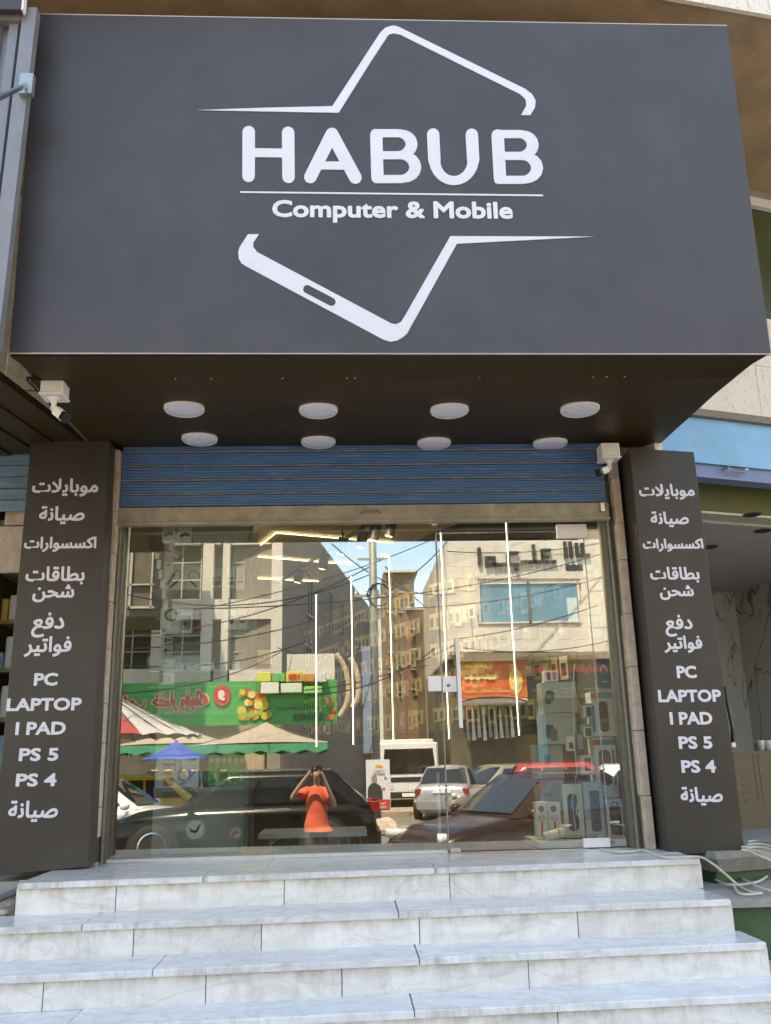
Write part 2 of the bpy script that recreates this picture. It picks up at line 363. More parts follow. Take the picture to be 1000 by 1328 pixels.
    bp = n.nodes.new('ShaderNodeBump'); bp.inputs['Strength'].default_value = .06; bp.inputs['Distance'].default_value = .01; L(g.outputs[0], bp.inputs['Height']); L(bp.outputs[0], b.inputs['Normal'])
    MATS[name] = m; return m
M_tread = marble('marble_tread', (.85, .84, .83), (.70, .70, .715), 1, .22)
M_riser = marble('marble_riser', (.84, .81, .765), (.70, .675, .635), 2, .35)
M_mortar = mat('mortar', (.21, .185, .155), .9, .2, 25, bump=.4)
M_conc = mat('concrete', (.34, .32, .29), .9, .2, 9, bump=.4)
M_plaster = mat('beige_plaster', (.37, .265, .17), .8, .3, 2.2, bump=.15, bscale=8, dirt=.35)
def travertine():
    m = bpy.data.materials.new('travertine'); m.use_nodes = True; n = m.node_tree; L = n.links.new; b = n.nodes['Principled BSDF']
    tc = n.nodes.new('ShaderNodeTexCoord'); mp = n.nodes.new('ShaderNodeMapping'); mp.inputs['Scale'].default_value = (3, 3, .7); L(tc.outputs['Object'], mp.inputs[0])
    a = n.nodes.new('ShaderNodeTexNoise'); a.inputs['Scale'].default_value = 9; a.inputs['Detail'].default_value = 9; a.inputs['Roughness'].default_value = .7; L(mp.outputs[0], a.inputs['Vector'])
    r = n.nodes.new('ShaderNodeValToRGB'); e = r.color_ramp.elements; e[0].position = .3; e[0].color = (.33, .27, .2, 1); e[1].position = .42; e[1].color = (.72, .67, .6, 1); L(a.outputs[0], r.inputs[0])
    v = n.nodes.new('ShaderNodeTexVoronoi'); v.inputs['Scale'].default_value = 26; L(mp.outputs[0], v.inputs['Vector'])
    r2 = n.nodes.new('ShaderNodeValToRGB'); r2.color_ramp.elements[0].position = .12; r2.color_ramp.elements[0].color = (.5, .42, .33, 1); r2.color_ramp.elements[1].position = .26; L(v.outputs['Distance'], r2.inputs[0])
    mu = n.nodes.new('ShaderNodeMix'); mu.data_type = 'RGBA'; mu.blend_type = 'MULTIPLY'; mu.inputs[0].default_value = .9; L(r.outputs[0], mu.inputs[6]); L(r2.outputs[0], mu.inputs[7])
    L(mu.outputs[2], b.inputs['Base Color']); b.inputs['Roughness'].default_value = .75
    bp = n.nodes.new('ShaderNodeBump'); bp.inputs['Strength'].default_value = .5; bp.inputs['Distance'].default_value = .01; L(mu.outputs[2], bp.inputs['Height']); L(bp.outputs[0], b.inputs['Normal'])
    MATS['travertine'] = m; return m
M_trav = travertine()
M_jamb = mat('limestone_jamb', (.52, .42, .34), .85, .22, 14, bump=.5, bscale=30, dirt=.35)
M_frame = mat('anodised_frame', (.16, .155, .13), .45, .12, 12, metal=.5)
M_bar = mat('shutter_bottom_bar', (.36, .32, .25), .6, .25, 9, bump=.1, dirt=.5, metal=.2)
M_blue = mat('shutter_blue_paint', (.045, .12, .24), .5, .3, 7, stretch=(1, 1, 6), c2=(.07, .13, .2), dirt=.25)
M_chrome = mat('satin_steel', (.62, .62, .62), .22, .05, 20, metal=1)
M_wpaint = mat('white_plastic', (.80, .78, .77), .4, .04, 12)
M_black = mat('black_plastic', (.02, .02, .022), .4, .1, 12)
M_rub = mat('tyre_rubber', (.018, .018, .018), .8, .1, 20)
M_asph = mat('asphalt', (.17, .15, .125), .9, .3, 3, bump=.3, bscale=60, dirt=.3)
M_pave = mat('paving', (.33, .28, .22), .85, .2, 4, bump=.25, bscale=30, dirt=.3)
M_green = mat('green_painted_wall', (.045, .105, .045), .6, .25, 9, dirt=.35)
# ================================================================== STRUCTURE: ground, stairs, walls
ZS = -1.03                                   # street level; the shop floor is 0
mb = MB(); mb.box(-150, 150, -160, 60, ZS-.3, ZS); tag(mb.build('street', M_asph), kind='structure')
mb = MB(); mb.box(-14, 14, -3.9, .2, ZS, ZS+.1); tag(mb.build('pavement', M_pave), kind='structure')
# steps: nosing lines run very slightly askew to the shop front
def nose(Z, ya, yb):                         # returns y at x
    return lambda x: ya + (yb-ya)*(x+1.85)/(3.97)
NOSE = [(0, nose(0, -.96, -.74)), (-.172, nose(0, -1.31, -1.16)), (-.339, nose(0, -1.64, -1.46)), (-.503, nose(0, -1.91, -1.77)),
        (-.67, nose(0, -2.22, -2.08)), (-.80, nose(0, -2.52, -2.38))]
TJ = [[265.5, 572], [-14, 120.5, 519.5], [205, 546.5], [103, 538], [], []]           # photo x of nosing joints
RJ = [[155, 369, 584.5], [176, 339.5, 544.5, 753], [63, 268.7, 443.5, 688], [320, 725], [], []]
NY = [1135, 1190, 1250, 1313]; RY = [1160, 1215, 1275, 1320]
st = thing('marble_stairs', 'broad flight of white veined marble steps leading up to the glass shop front', 'stairs', (0, -1.2, ZS))
rr = random.Random(3)
XL = [-1.86, -2.08, -2.45, -2.7, -2.8, -2.8]; XR = [2.13, 2.13, 2.17, 2.32, 2.6, 2.6]
XR[1] = 2.12; XR[2] = 2.16
prev = None
for k, (Z, ny) in enumerate(NOSE):
    T = .032
    xs = [XL[k]] + [ (atz(x, NY[k], Z).x) for x in TJ[k] if atz(x, NY[k], Z).x > XL[k]+.1] if k < 4 else [XL[k], -1.2, .3, 1.6]
    xs = xs + [XR[k]]
    back = (lambda x: ny(x)+.30) if k == 0 else prev
    for a, b in zip(xs[:-1], xs[1:]):
        g = .0025; j = rr.uniform(-.0025, .0025); h = rr.uniform(-.0015, .0015)
        a2, b2 = a+g, b-g; skew = .0 if b == XR[k] else .0
        ya, yb = ny(a2)+j, ny(b2)+j; ba, bb = back(a2), back(b2); br = .006
        bt = b2
        if k and b == XR[k]: bt = b2 + .0
        v = [(a2, ya, Z-T), (b2, yb, Z-T), (bt, bb, Z-T), (a2, ba, Z-T), (a2, ya, Z-br+h), (b2, yb, Z-br+h), (bt, bb, Z-br+h), (a2, ba, Z-br+h),
             (a2+br*.5, ya+br, Z+h), (b2-br*.5, yb+br, Z+h), (bt-.002, bb, Z+h), (a2+.002, ba, Z+h)]
        m = MB(); m.add(v, [(0, 3, 2, 1), (0, 1, 5, 4), (1, 2, 6, 5), (2, 3, 7, 6), (3, 0, 4, 7), (4, 5, 9, 8), (5, 6, 10, 9), (6, 7, 11, 10), (7, 4, 8, 11), (8, 9, 10, 11)])
        m.build('tread_slab', M_tread, st)
    if k == 0:   # rear row of landing slabs up to the glass
        for a, b in zip([-1.86, -1.28, -.5, .62, 1.42], [-1.28, -.5, .62, 1.42, 2.13]):
            m = MB(); h = rr.uniform(-.001, .001); a2, b2 = a+.0015, b-.0015
            y1 = .02 if a > -1.85 and b < 2.1 else -.30
            m.hexa([(a2, back(a2)+.003, -.03), (b2, back(b2)+.003, -.03), (b2, .03, -.03), (a2, .03, -.03), (a2, back(a2)+.003, h), (b2, back(b2)+.003, h), (b2, .03, h), (a2, .03, h)])
            m.build('landing_slab', M_tread, st)
    # riser under this nosing
    zb = NOSE[k+1][0] if k < 5 else ZS+.1
    ry = (lambda ny: (lambda x: ny(x)+.022))(ny)
    xs = [XL[k]-.01] + ([atz(x, RY[k], (Z+zb)/2).x if False else at(x, RY[k], ry(.2)).x for x in RJ[k]] if k < 4 else [-1.4, .2, 1.5]) + [XR[k]+.012]
    for a, b in zip(xs[:-1], xs[1:]):
        g = .0025; j = rr.uniform(-.002, .002); m = MB(); a2, b2 = a+g, b-g
        m.hexa([(a2, ry(a2)+j, zb), (b2, ry(b2)+j, zb), (b2, ry(b2)+.03, zb), (a2, ry(a2)+.03, zb), (a2, ry(a2)+j, Z-T-.001), (b2, ry(b2)+j, Z-T-.001), (b2, ry(b2)+.03, Z-T-.001), (a2, ry(a2)+.03, Z-T-.001)])
        m.build('riser_slab', M_riser, st)
    m = MB(); y1 = .05 if k == 0 else NOSE[0][1](0)+.1
    m.hexa([(XL[k]+.004, ry(XL[k])+.012, ZS), (XR[k]-.004, ry(XR[k])+.012, ZS), (XR[k]-.004, .05, ZS), (XL[k]+.004, .05, ZS), (XL[k]+.004, ry(XL[k])+.012, Z-T-.002), (XR[k]-.004, ry(XR[k])+.012, Z-T-.002), (XR[k]-.004, .05, Z-T-.002), (XL[k]+.004, .05, Z-T-.002)])
    m.build('mortar_bed', M_mortar, st)
    prev = (lambda ry: (lambda x: ry(x)-.0005))(ry)

# ---- the building of the shop: rough wall behind the cladding
wl = thing('shop_building_wall', 'rough stone and plaster wall of the building round the shop front', 'wall', (0, .3, ZS))
m = MB(); m.box(-2.28, -1.70, .10, .5, ZS, 5.2); m.box(-6, -2.281, .10, .5, 2.9, 5.2); m.box(2.02, 2.30, .08, .5, ZS, 5.2); m.box(-1.70, 2.02, .10, .5, 2.95, 5.2)
m.build('wall_core', M_conc, wl)
for sx, (xa, xb) in (('l', (-1.695, -1.642)), ('r', (2.0, 2.055))):        # stone jamb blocks beside the frame
    z = 0.0
    rj = random.Random(5 if sx == 'l' else 9)
    while z < 2.8:
        h = rj.uniform(.26, .42) if sx == 'l' else rj.uniform(.24, .46); h = min(h, 2.86-z)
        m = MB(); o = rj.uniform(-.006, .006); m.bbox(xa+o, xb+o*.3, -.17+rj.uniform(-.008, .008), .1, z+.002, z+h-.002, .004); m.build('jamb_block', M_jamb, wl); z += h
# stone blocks seen in the gap left of the sign, behind
for i in range(9):
    z = 2.0+.36*i
    for j in range(2):
        m = MB(); x = -2.62+.42*j+.1*(i % 2); m.bbox(x, x+.41, .06, .099, z, z+.35, .008); m.build('wall_stone', M_jamb, wl)

# ---- overhang of the upper floor: its front edge runs askew (the building bends away to the right)
oh = thing('upper_floor_overhang', 'beige plastered underside of the upper floor with a white travertine face above the sign', 'balcony', (0, -1, 5.25))
ZO = 5.30
def pz(x, y, Z): p = atz(x, y, Z); return (p.x, p.y)
fe0 = atz(870, -2, ZO); fe1 = atz(1000, 21, ZO); dfe = (fe1-fe0).normalized()
bk0 = atz(972, 245, ZO); bk1 = atz(1000, 252, ZO); dbk = (bk1-bk0).normalized()
A = fe0 - dfe*9; B = fe0 + dfe*5; Cc = bk0 + dbk*4; Dd = Vector((bk0.x-.2, bk0.y, ZO)); Ee = Vector((-7, .2, ZO))
A.y = min(A.y, -3.4)
outl = [(A.x, A.y), (B.x, B.y), (Cc.x, Cc.y), (bk0.x, bk0.y), (bk0.x-.05, .3), (-9, .3), (-9, A.y)]
m = MB(); m.poly([outl], lambda a, b, d: (a, b, d), ZO, ZO+.25); m.build('soffit', M_plaster, oh)
nrm = Vector((dfe.y, -dfe.x, 0))
if nrm.y > 0: nrm = -nrm
for r_ in range(3):                                      # travertine cladding courses above the edge
    n_ = 11
    for i in range(n_):
        a = A.lerp(B, i/n_) + dfe*.003; b = A.lerp(B, (i+1)/n_) - dfe*.003; o = nrm*.03; z0 = ZO+.004-.03+.5*r_; z1 = z0+.494
        m = MB(); m.hexa([(a.x+o.x, a.y+o.y, z0), (b.x+o.x, b.y+o.y, z0), (b.x, b.y, z0), (a.x, a.y, z0), (a.x+o.x, a.y+o.y, z1), (b.x+o.x, b.y+o.y, z1), (b.x, b.y, z1), (a.x, a.y, z1)])
        m.build('travertine_slab', M_trav, oh)
m = MB(); m.poly([[(A.x, A.y+.02), (B.x, B.y+.02), (B.x, 3.5), (-9, 3.5), (-9, A.y+.02)]], lambda a, b, d: (a, b, d), ZO+.26, ZO+1.5); m.build('floor_body', M_conc, oh)
m = MB(); m.box(-9, 9, .3, 8, ZO+1.5, ZO+2.2); m.build('upper_wall', M_jamb, oh)

# ---- right neighbour: bent facade, travertine, light blue roller shutter box, half-finished interior
pR = lambda x, y: None
nb = thing('neighbour_building', 'travertine clad unit right of the shop with pale blue shutter and marble lined room', 'building', (3, .4, 0))
# facade plane: passes through P0 and recedes to the right
P0 = Vector((2.36, -.12, 0)); DIR = Vector((math.cos(R(16.5)), math.sin(R(16.5)), 0)); NRM = Vector((DIR.y, -DIR.x, 0))
def onp(x, y, off=0):
    q = ray(x, y); p0 = P0 - (-NRM)*0 + NRM*off; t = (p0-CAM).dot(NRM)/q.dot(NRM); return CAM + q*t
def zat(x, y): return onp(x, y).z
def facp(s_, z, off=0): p = P0 + DIR*s_ + NRM*off; return (p.x, p.y, z)
def fbox(m, s0, s1, z0, z1, o0, o1): m.hexa([facp(s0, z0, o1), facp(s1, z0, o1), facp(s1, z0, o0), facp(s0, z0, o0), facp(s0, z1, o1), facp(s1, z1, o1), facp(s1, z1, o0), facp(s0, z1, o0)])
def sxy(x, y, off=0): p = onp(x, y, off); return ((p-P0).dot(DIR), p.z)
zt0 = sxy(950, 538)[1]                       # bottom of the travertine
zt1 = sxy(996, 416)[1]                       # top of the travertine
zw = zt1
xs = [-.2, .42, 1.05, 1.75, 2.5, 3.3]
z = zt0
hh = (zt1-zt0)/2
for r_ in range(2):
    for i in range(5):
        m = MB(); fbox(m, xs[i]+.002+.2*r_, xs[i+1]-.002+.2*r_, zt0+hh*r_+.002, zt0+hh*(r_+1)-.002, -.02, .03); m.build('travertine_slab', M_trav, nb)
m = MB(); fbox(m, -.2, 3.6, zt1, ZO, -.03, -.01); m.build('transom', mat('olive_glass_wall', (.05, .065, .03), .35, .4, 2), nb)
m = MB(); fbox(m, -.2, 3.6, ZO-.09, ZO-.004, -.0, .05); m.build('edge_strip', M_white, nb)
m = MB(); fbox(m, -.2, 3.6, zt0-.06, zt0-.002, -.2, .045); m.build('lintel_ledge', M_mortar, nb)
zf0 = sxy(950, 604)[1]
M_pale = mat('pale_blue_paint', (.17, .42, .66), .45, .1, 4, dirt=.2)
M_pale2 = mat('slate_blue_paint', (.16, .21, .37), .5, .12, 5, dirt=.3)
m = MB(); m.mi = 0; fbox(m, .07, 3.6, zf0, zt0-.062, -.3, .0); m.build('shutter_box', M_pale, nb)
m = MB(); fbox(m, .0, .068, zf0-.3, zt0-.062, -.3, .01); m.build('white_trim', M_trav, nb)
zs0 = sxy(950, 622)[1]
m = MB(); fbox(m, .07, 3.6, zs0+.018, zf0-.003, -.12, -.03); fbox(m, .07, 3.6, zs0, zs0+.018, -.14, -.005); sb_ = m.build('shutter_bar', M_pale2, nb)
s_, z_ = sxy(955, 612)
m = MB(); m.tube([facp(s_-.10, z_+.02, -.03), facp(s_-.09, z_+.02, .02), facp(s_-.05, z_-.0, .03), facp(s_+.05, z_-.0, .03), facp(s_+.09, z_+.02, .02), facp(s_+.10, z_+.02, -.03)], .011); m.build('handle', M_chrome, sb_)
# interior room: ceiling, back wall with marble sheets, side beam
zc = sxy(950, 652)[1]
m = MB(); fbox(m, -.1, 3.7, zc+.02, zs0+.25, -.5, -.33); m.build('green_beam', mat('olive_painted_beam', (.09, .10, .03), .7, .15, 5), nb)
m = MB(); fbox(m, -.1, 3.7, zc-.0, zc+.018, -.5, -.31); m.build('ceiling_trim', mat('cream_trim', (.5, .48, .38), .6, .1, 9), nb)
m = MB(); fbox(m, -.1, 3.7, zc-.02, zc+.03, -3.2, -.5); cl = m.build('room_ceiling', mat('grey_gypsum', (.46, .44, .42), .8, .06, 5), nb)
for px, py in ((975, 667), (989, 688), (920, 709)):
    p = atz(px, py, zc-.02); m = MB(); m.lathe((p.x, p.y, zc-.024), [(.075, 0), (.07, -.004), (.066, .002)], 20); m.build('ceiling_hole', M_black, cl)
def veined():
    m = bpy.data.materials.new('veined_grey_marble'); m.use_nodes = True; n = m.node_tree; L = n.links.new; b = n.nodes['Principled BSDF']
    tc = n.nodes.new('ShaderNodeTexCoord'); mp = n.nodes.new('ShaderNodeMapping'); mp.inputs['Rotation'].default_value = (.2, .7, .3); mp.inputs['Scale'].default_value = (2.2, 1, .7); L(tc.outputs['Object'], mp.inputs[0])
    v = n.nodes.new('ShaderNodeTexNoise'); v.inputs['Scale'].default_value = 1.5; v.inputs['Detail'].default_value = 4; v.inputs['Distortion'].default_value = .5; L(mp.outputs[0], v.inputs['Vector'])
    r = n.nodes.new('ShaderNodeValToRGB'); e = r.color_ramp.elements; e[0].position = .485; e[0].color = (.52, .53, .49, 1); e[1].position = .5; e[1].color = (.17, .165, .14, 1); x = e.new(.509); x.color = (.55, .55, .51, 1)
    L(v.outputs[0], r.inputs[0]); L(r.outputs[0], b.inputs['Base Color']); b.inputs['Roughness'].default_value = .25; MATS['vein'] = m; return m
M_vein = veined()
for i in range(4):
    m = MB(); fbox(m, -.1+.95*i, .848+.95*i, .0, zc-.021, -3.2, -3.17); m.build('marble_sheet', M_vein, nb)
m = MB(); fbox(m, 3.3, 3.33, 0, zc-.02, -3.17, -.2); m.build('marble_sheet', M_vein, nb)
m = MB(); fbox(m, -.1, 3.7, -.05, -.001, -3.2, .3); m.build('room_floor', M_conc, nb)
m = MB(); fbox(m, -.1, 3.7, ZS, -.05, -3.2, .28); m.build('plinth', M_green, nb)
m = MB(); fbox(m, -.11, 3.7, -.12, -.045, .1, .32); m.build('plinth_edge', M_mortar, nb)

# ---- terrace right of the steps: green painted plinth walls and grey ledges
rt_ = thing('side_ledge', 'green painted low wall with grey stone ledges beside the right end of the steps', 'wall', (2.8, -.8, ZS))
m = MB(); m.box(2.155, 4.6, -1.05, -.02, -.235, -.19); m.build('ledge_slab', M_conc, rt_)
m = MB(); m.box(2.165, 4.6, -1.0, -.04, -.52, -.236); m.build('green_riser', M_green, rt_)
m = MB(); m.box(2.18, 4.6, -1.55, -.5, -.56, -.52); m.build('ledge_slab', M_riser, rt_)
m = MB(); m.box(2.19, 4.6, -1.5, -.5, ZS, -.561); m.build('green_riser', M_green, rt_)
m = MB(); m.box(2.16, 4.4, -.12, -.02, -.19, -.02); m.build('green_riser', M_green, rt_)
# ---- left of the steps
lt_ = thing('rough_kerb', 'rough broken concrete kerb and rubble left of the top step', 'kerb', (-2.3, -.6, ZS))
m = MB()
for i in range(10):
    p = Vector((-1.93-.05*i, -.45-.12*i, -.1-.045*i)); m.obox(p, .13, .16, .1, rr.uniform(-.5, .5), rr.uniform(-.3, .3))
m.box(-3.4, -1.9, -.35, .1, ZS, -.06); m.box(-3.4, -1.88, -.9, -.35, ZS, -.25); m.build('broken_concrete', M_conc, lt_)
m = MB(); m.tube([(-1.86, -.42, -.035), (-2.02, -.7, -.1), (-2.2, -1.05, -.2), (-2.5, -1.4, -.32)], .022, 8); m.build('grey_pipe', mat('grey_pipe', (.25, .25, .26), .5, .1), lt_)
for i in range(16):
    m = MB(); p = (rr.uniform(-2.1, -1.88), rr.uniform(-1.1, -.5), rr.uniform(-.2, -.12)-.02); s = rr.uniform(.015, .04); m.lathe(p, [(s*.6, -s*.6), (s, 0), (s*.7, s*.5)], 7); m.build('rubble_stone', M_jamb, lt_)

# ================================================================== SHOP FRONT SIGN BOX
YF = -2.1
tl, tr_, bl, br_ = at(48, 18, YF), at(943, 33, YF), at(12, 458, YF), at(1000, 459, YF)
sg = thing('shop_fascia_sign', 'huge dark grey boxed fascia sign with white HABUB Computer & Mobile lettering', 'sign', (.3, -.9, 2.87))
zb = (bl.z+br_.z)/2; zt = (tl.z+tr_.z)/2
xl0, xr0 = bl.x, br_.x; xl1, xr1 = tl.x, tr_.x
rl = at(107, 571, -.35); rr_ = at(868, 568, -.35)
m = MB(); m.hexa([(xl0, YF, bl.z), (xr0, YF, br_.z), (xr0, YF+.02, br_.z), (xl0, YF+.02, bl.z), (xl1, YF, tl.z), (xr1, YF, tr_.z), (xr1, YF+.02, tr_.z), (xl1, YF+.02, tl.z)])
face = m.build('face_panel', M_sign, sg)
m = MB()
for a, b in (((xl0, bl.z), (xr0, br_.z)), ((xl1, tl.z), (xr1, tr_.z))):
    m.cyl((a[0], YF+.002, a[1]), (b[0], YF+.002, b[1]), .0045, n=6)
m.build('edge_trim', M_edge, sg)
# rim strip under the front edge, then the soffit proper, 4 cm higher, running back to the shop front
yr = atz(500, 491, zb).y
m = MB(); m.hexa([(xl0, YF+.021, zb-.001), (xr0, YF+.021, zb-.001), (xr0-.09, yr, zb), (xl0+.07, yr, zb), (xl0, YF+.021, zb+.02), (xr0, YF+.021, zb+.02), (xr0-.09, yr, zb+.02), (xl0+.07, yr, zb+.02)])
m.build('rim_panel', M_soff, sg)
zr = rl.z
def sz(y): return zb+(zr-zb)*(y-yr)/(-.35-yr)          # the soffit rises towards the shop front
def ats(x, y, dz=0):
    q = ray(x, y); k = (zr-zb)/(-.35-yr); t = (zb-k*yr+k*CAM.y-CAM.z+dz)/(q.z-k*q.y); return CAM+q*t
ys = [yr+.004, -1.05, -.0]
xs5 = [0, .27, .5, .74, 1]
for r_ in range(2):
    y0, y1 = ys[r_]+(.003 if r_ else 0), ys[r_+1]
    def xx(f, y): t = (y-YF)/(-.35-YF); a = xl0+(rl.x-xl0)*t; b = xr0-.1+(rr_.x-xr0+.1)*t; return a+(b-a)*f
    for i in range(1):
        f0, f1 = 0, 1
        m = MB(); m.hexa([(xx(f0, y0), y0, sz(y0)), (xx(f1, y0), y0, sz(y0)), (xx(f1, y1), y1, sz(y1)), (xx(f0, y1), y1, sz(y1)), (xx(f0, y0), y0, sz(y0)+.024), (xx(f1, y0), y0, sz(y0)+.024), (xx(f1, y1), y1, sz(y1)+.024), (xx(f0, y1), y1, sz(y1)+.024)])
        m.build('soffit_panel', M_soff, sg)
m = MB(); m.tube([(xl0+.07, yr+.002, zb+.0045), (xr0-.1, yr+.002, zb+.0045)], .003, 5)
m.tube([(xx(0, yr)+.02, yr, zb+.003), (rl.x+.03, -.34, zr-.002)], .004, 5); m.build('seam_trim', M_edge, sg)
m = MB()
for i in range(9):                                     # little rivets and flakes along the rim
    x = rr.uniform(xl0+.2, xr0-.3); m.lathe((x, yr-.01, zb-.003), [(.004, 0), (.007, .003)], 6)
m.build('rivet', M_edge, sg)
for s_, xa, xb, xc in (('l', xl0, xl1, rl.x), ('r', xr0, xr1, rr_.x)):
    o = .02 if s_ == 'l' else -.02
    m = MB(); m.hexa([(xa, YF+.021, zb+.021), (xa+o, YF+.021, zb+.021), (xc+o, .1, zr+.06), (xc, .1, zr+.06), (xb, YF+.021, zt-.01), (xb+o, YF+.021, zt-.01), (xc+o, .1, zt-.01), (xc, .1, zt-.01)])
    m.build('side_panel', M_sign, sg)
m = MB(); m.hexa([(xl1+.005, YF+.021, zt-.03), (xr1-.005, YF+.021, zt-.03), (rr_.x, .1, zt-.03), (rl.x, .1, zt-.03), (xl1+.005, YF+.021, zt-.011), (xr1-.005, YF+.021, zt-.011), (rr_.x, .1, zt-.011), (rl.x, .1, zt-.011)]); m.build('top_panel', M_sign, sg)

def fpx(a, b, d):                                       # photo pixel -> point on the sign face, d metres proud of it
    p = at(a, b, YF); return (p.x, YF-.0-d, p.z)
def letter(name, strokes):
    m = MB()
    for pts, w in strokes: stroke(m, pts, w, fpx, 0, .005)
    return m.build(name, M_white, sg)
def arc(cx, cy, rx, ry, a0, a1, n=9): return [(cx+rx*math.cos(R(a0+(a1-a0)*i/n)), cy-ry*math.sin(R(a0+(a1-a0)*i/n))) for i in range(n+1)]
def bpath(xs_, xc1, xc2, y0, ym, y1):
    r1 = (ym-y0)/2; r2 = (y1-ym)/2
    a = [(xs_[0], y0), (xc1-r1*1.25, y0)] + arc(xc1-r1*1.25, y0+r1, r1*1.25, r1, 75, -75, 8) + [(xc1-r1*1.25, ym), (xs_[1], ym)]
    b = [(xc1-r1*1.25, ym)] + arc(xc2-r2*1.25, ym+r2, r2*1.25, r2, 75, -75, 8) + [(xc2-r2*1.25, y1), (xs_[2], y1)]
    wa = [5.2, 5.2] + [5.2+2.4*math.sin(math.pi*i/8) for i in range(9)] + [5.2, 5.2]
    wb = [5.0] + [5.2+2.5*math.sin(math.pi*i/8) for i in range(9)] + [5.2, 5.2]
    return [(a, wa), (b, wb)]
letter('letter', [([(322.7, 172), (322.5, 228.7)], 8.1), ([(373.8, 173), (374.3, 230)], 8.1), ([(326, 198.5), (371, 199.2)], 5.7)])
letter('letter', [([(430.5, 174.5), (402.6, 230.2)], 8.1), ([(430.5, 174.5), (461.0, 231)], 8.1), ([(413, 215.3), (448, 215.6)], 5.2)])
letter('letter', [([(488, 176), (489.5, 230.5)], 8.0)] + bpath((486, 486, 488), 533.8, 538.6, 173.6, 202, 233))
letter('letter', [([(561.7, 175.3), (563.3, 208)] + arc(588.6, 207.5, 25, 27.5, 184, 356, 12) + [(613.6, 208), (611.8, 175.5)], [8, 8]+[7.4-1.6*math.sin(math.pi*i/12) for i in range(13)]+[8, 8])])
letter('letter', [([(645.3, 176.5), (648.3, 231)], 8.0)] + bpath((643, 644, 646), 690.8, 696.4, 174.6, 203, 234))
m = MB(); m.poly([[(312, 248.7), (312, 250.7), (704, 255), (704, 253)]], fpx, 0, .005); m.build('underline', M_white, sg)
def ftext(s, x0, x1, ya, yb, bold, par, Y, mt, name='lettering', dep=.01, rot=0):
    """text filling photo box x0..x1 (centre line ya left to yb right), on vertical plane Y"""
    a = at(x0, ya, Y); b = at(x1, yb, Y); c = (a+b)/2; w = (b-a).length; ang = math.atan2(b.z-a.z, b.x-a.x)+rot; ca, sa = math.cos(ang), math.sin(ang)
    return c, w, lambda u, v, d: (c.x+u*ca-v*sa, Y-d, c.z+u*sa+v*ca)
c, w, fn = ftext('', 353, 664.8, 274.2, 276.6, 0, sg, YF, None)
hh_ = (at(500, 261.6, YF).z-at(500, 290.5, YF).z); letters('Computer & Mobile', fn, .005, .0048, w, hh_, M_white, sg, 96)
up_ = [(257, 143.4), (338, 140.6), (431, 138.3), (493.5, 42.5), (500, 36.5), (508.5, 34), (514, 34.4), (519, 36.5), (681, 116), (690, 123), (694.5, 131), (693.6, 140), (687.6, 149.9), (675.6, 149.9), (682.5, 137.6), (681.6, 129.5), (675, 123), (519, 45.5), (510, 44), (504, 45.5), (480, 82), (439.2, 146.9), (338, 145)]
lo_ = [(321.7, 304.3), (335.7, 304.3), (328.7, 315), (328.7, 321), (333.7, 327.5), (507.5, 420), (513.7, 421), (520, 418), (524, 412), (584, 306.8), (770, 307.4), (592.4, 316.6), (528, 432.8), (522.5, 437.8), (515, 442), (506.2, 443.7), (497.5, 441), (318.7, 345.5), (313, 341.5), (310, 336), (309, 327.5), (311, 321)]
m = MB(); m.poly([up_], fpx, 0, .005); m.build('phone_emblem', M_white, sg)
m = MB(); m.poly([lo_, list(reversed(cap2((398.5, 375.5), (430, 392), 5.4)))], fpx, 0, .005); m.build('phone_emblem', M_white, sg)

# round soffit lights
LT = [(239, 530, 52), (413, 532, 50.5), (583, 532, 50), (752, 530.5, 50.5), (259, 569, 46), (413, 573, 44.5), (563, 574.5, 44), (713.5, 575, 44.5)]
WH = ['front row, far left, nearest the left camera', 'front row, second from left', 'front row, third from left', 'front row, far right', 'rear row above the left end of the shutter', 'rear row, second from left', 'rear row, third from left', 'rear row, far right near the right camera']
M_lens = mat('opal_diffuser', (.72, .71, .82), .4, .02, 9)
for (x, y, wpx), wh in zip(LT, WH):
    p = ats(x, y, -.015); zz = p.z-.004; r_ = wpx/2*(p-CAM).dot(fw)/FPX
    t = thing('ceiling_light', 'white round surface light under the sign, ' + wh, 'light', (p.x, p.y, zz+.02), 'round lights under the sign')
    m = MB(); m.smooth = True; m.lathe((0, 0, 0), [(r_*.97, 0), (r_, -.008), (r_, -.022), (r_*.96, -.03), (r_*.9, -.031), (r_*.88, -.027)], 40); m.build('trim_ring', M_wpaint, t, world=False)
    m = MB(); m.smooth = True; m.lathe((0, 0, 0), [(r_*.895, -.020), (r_*.89, -.0290), (r_*.5, -.0325), (r_*.05, -.033)], 40); m.build('diffuser', M_lens, t, world=False)

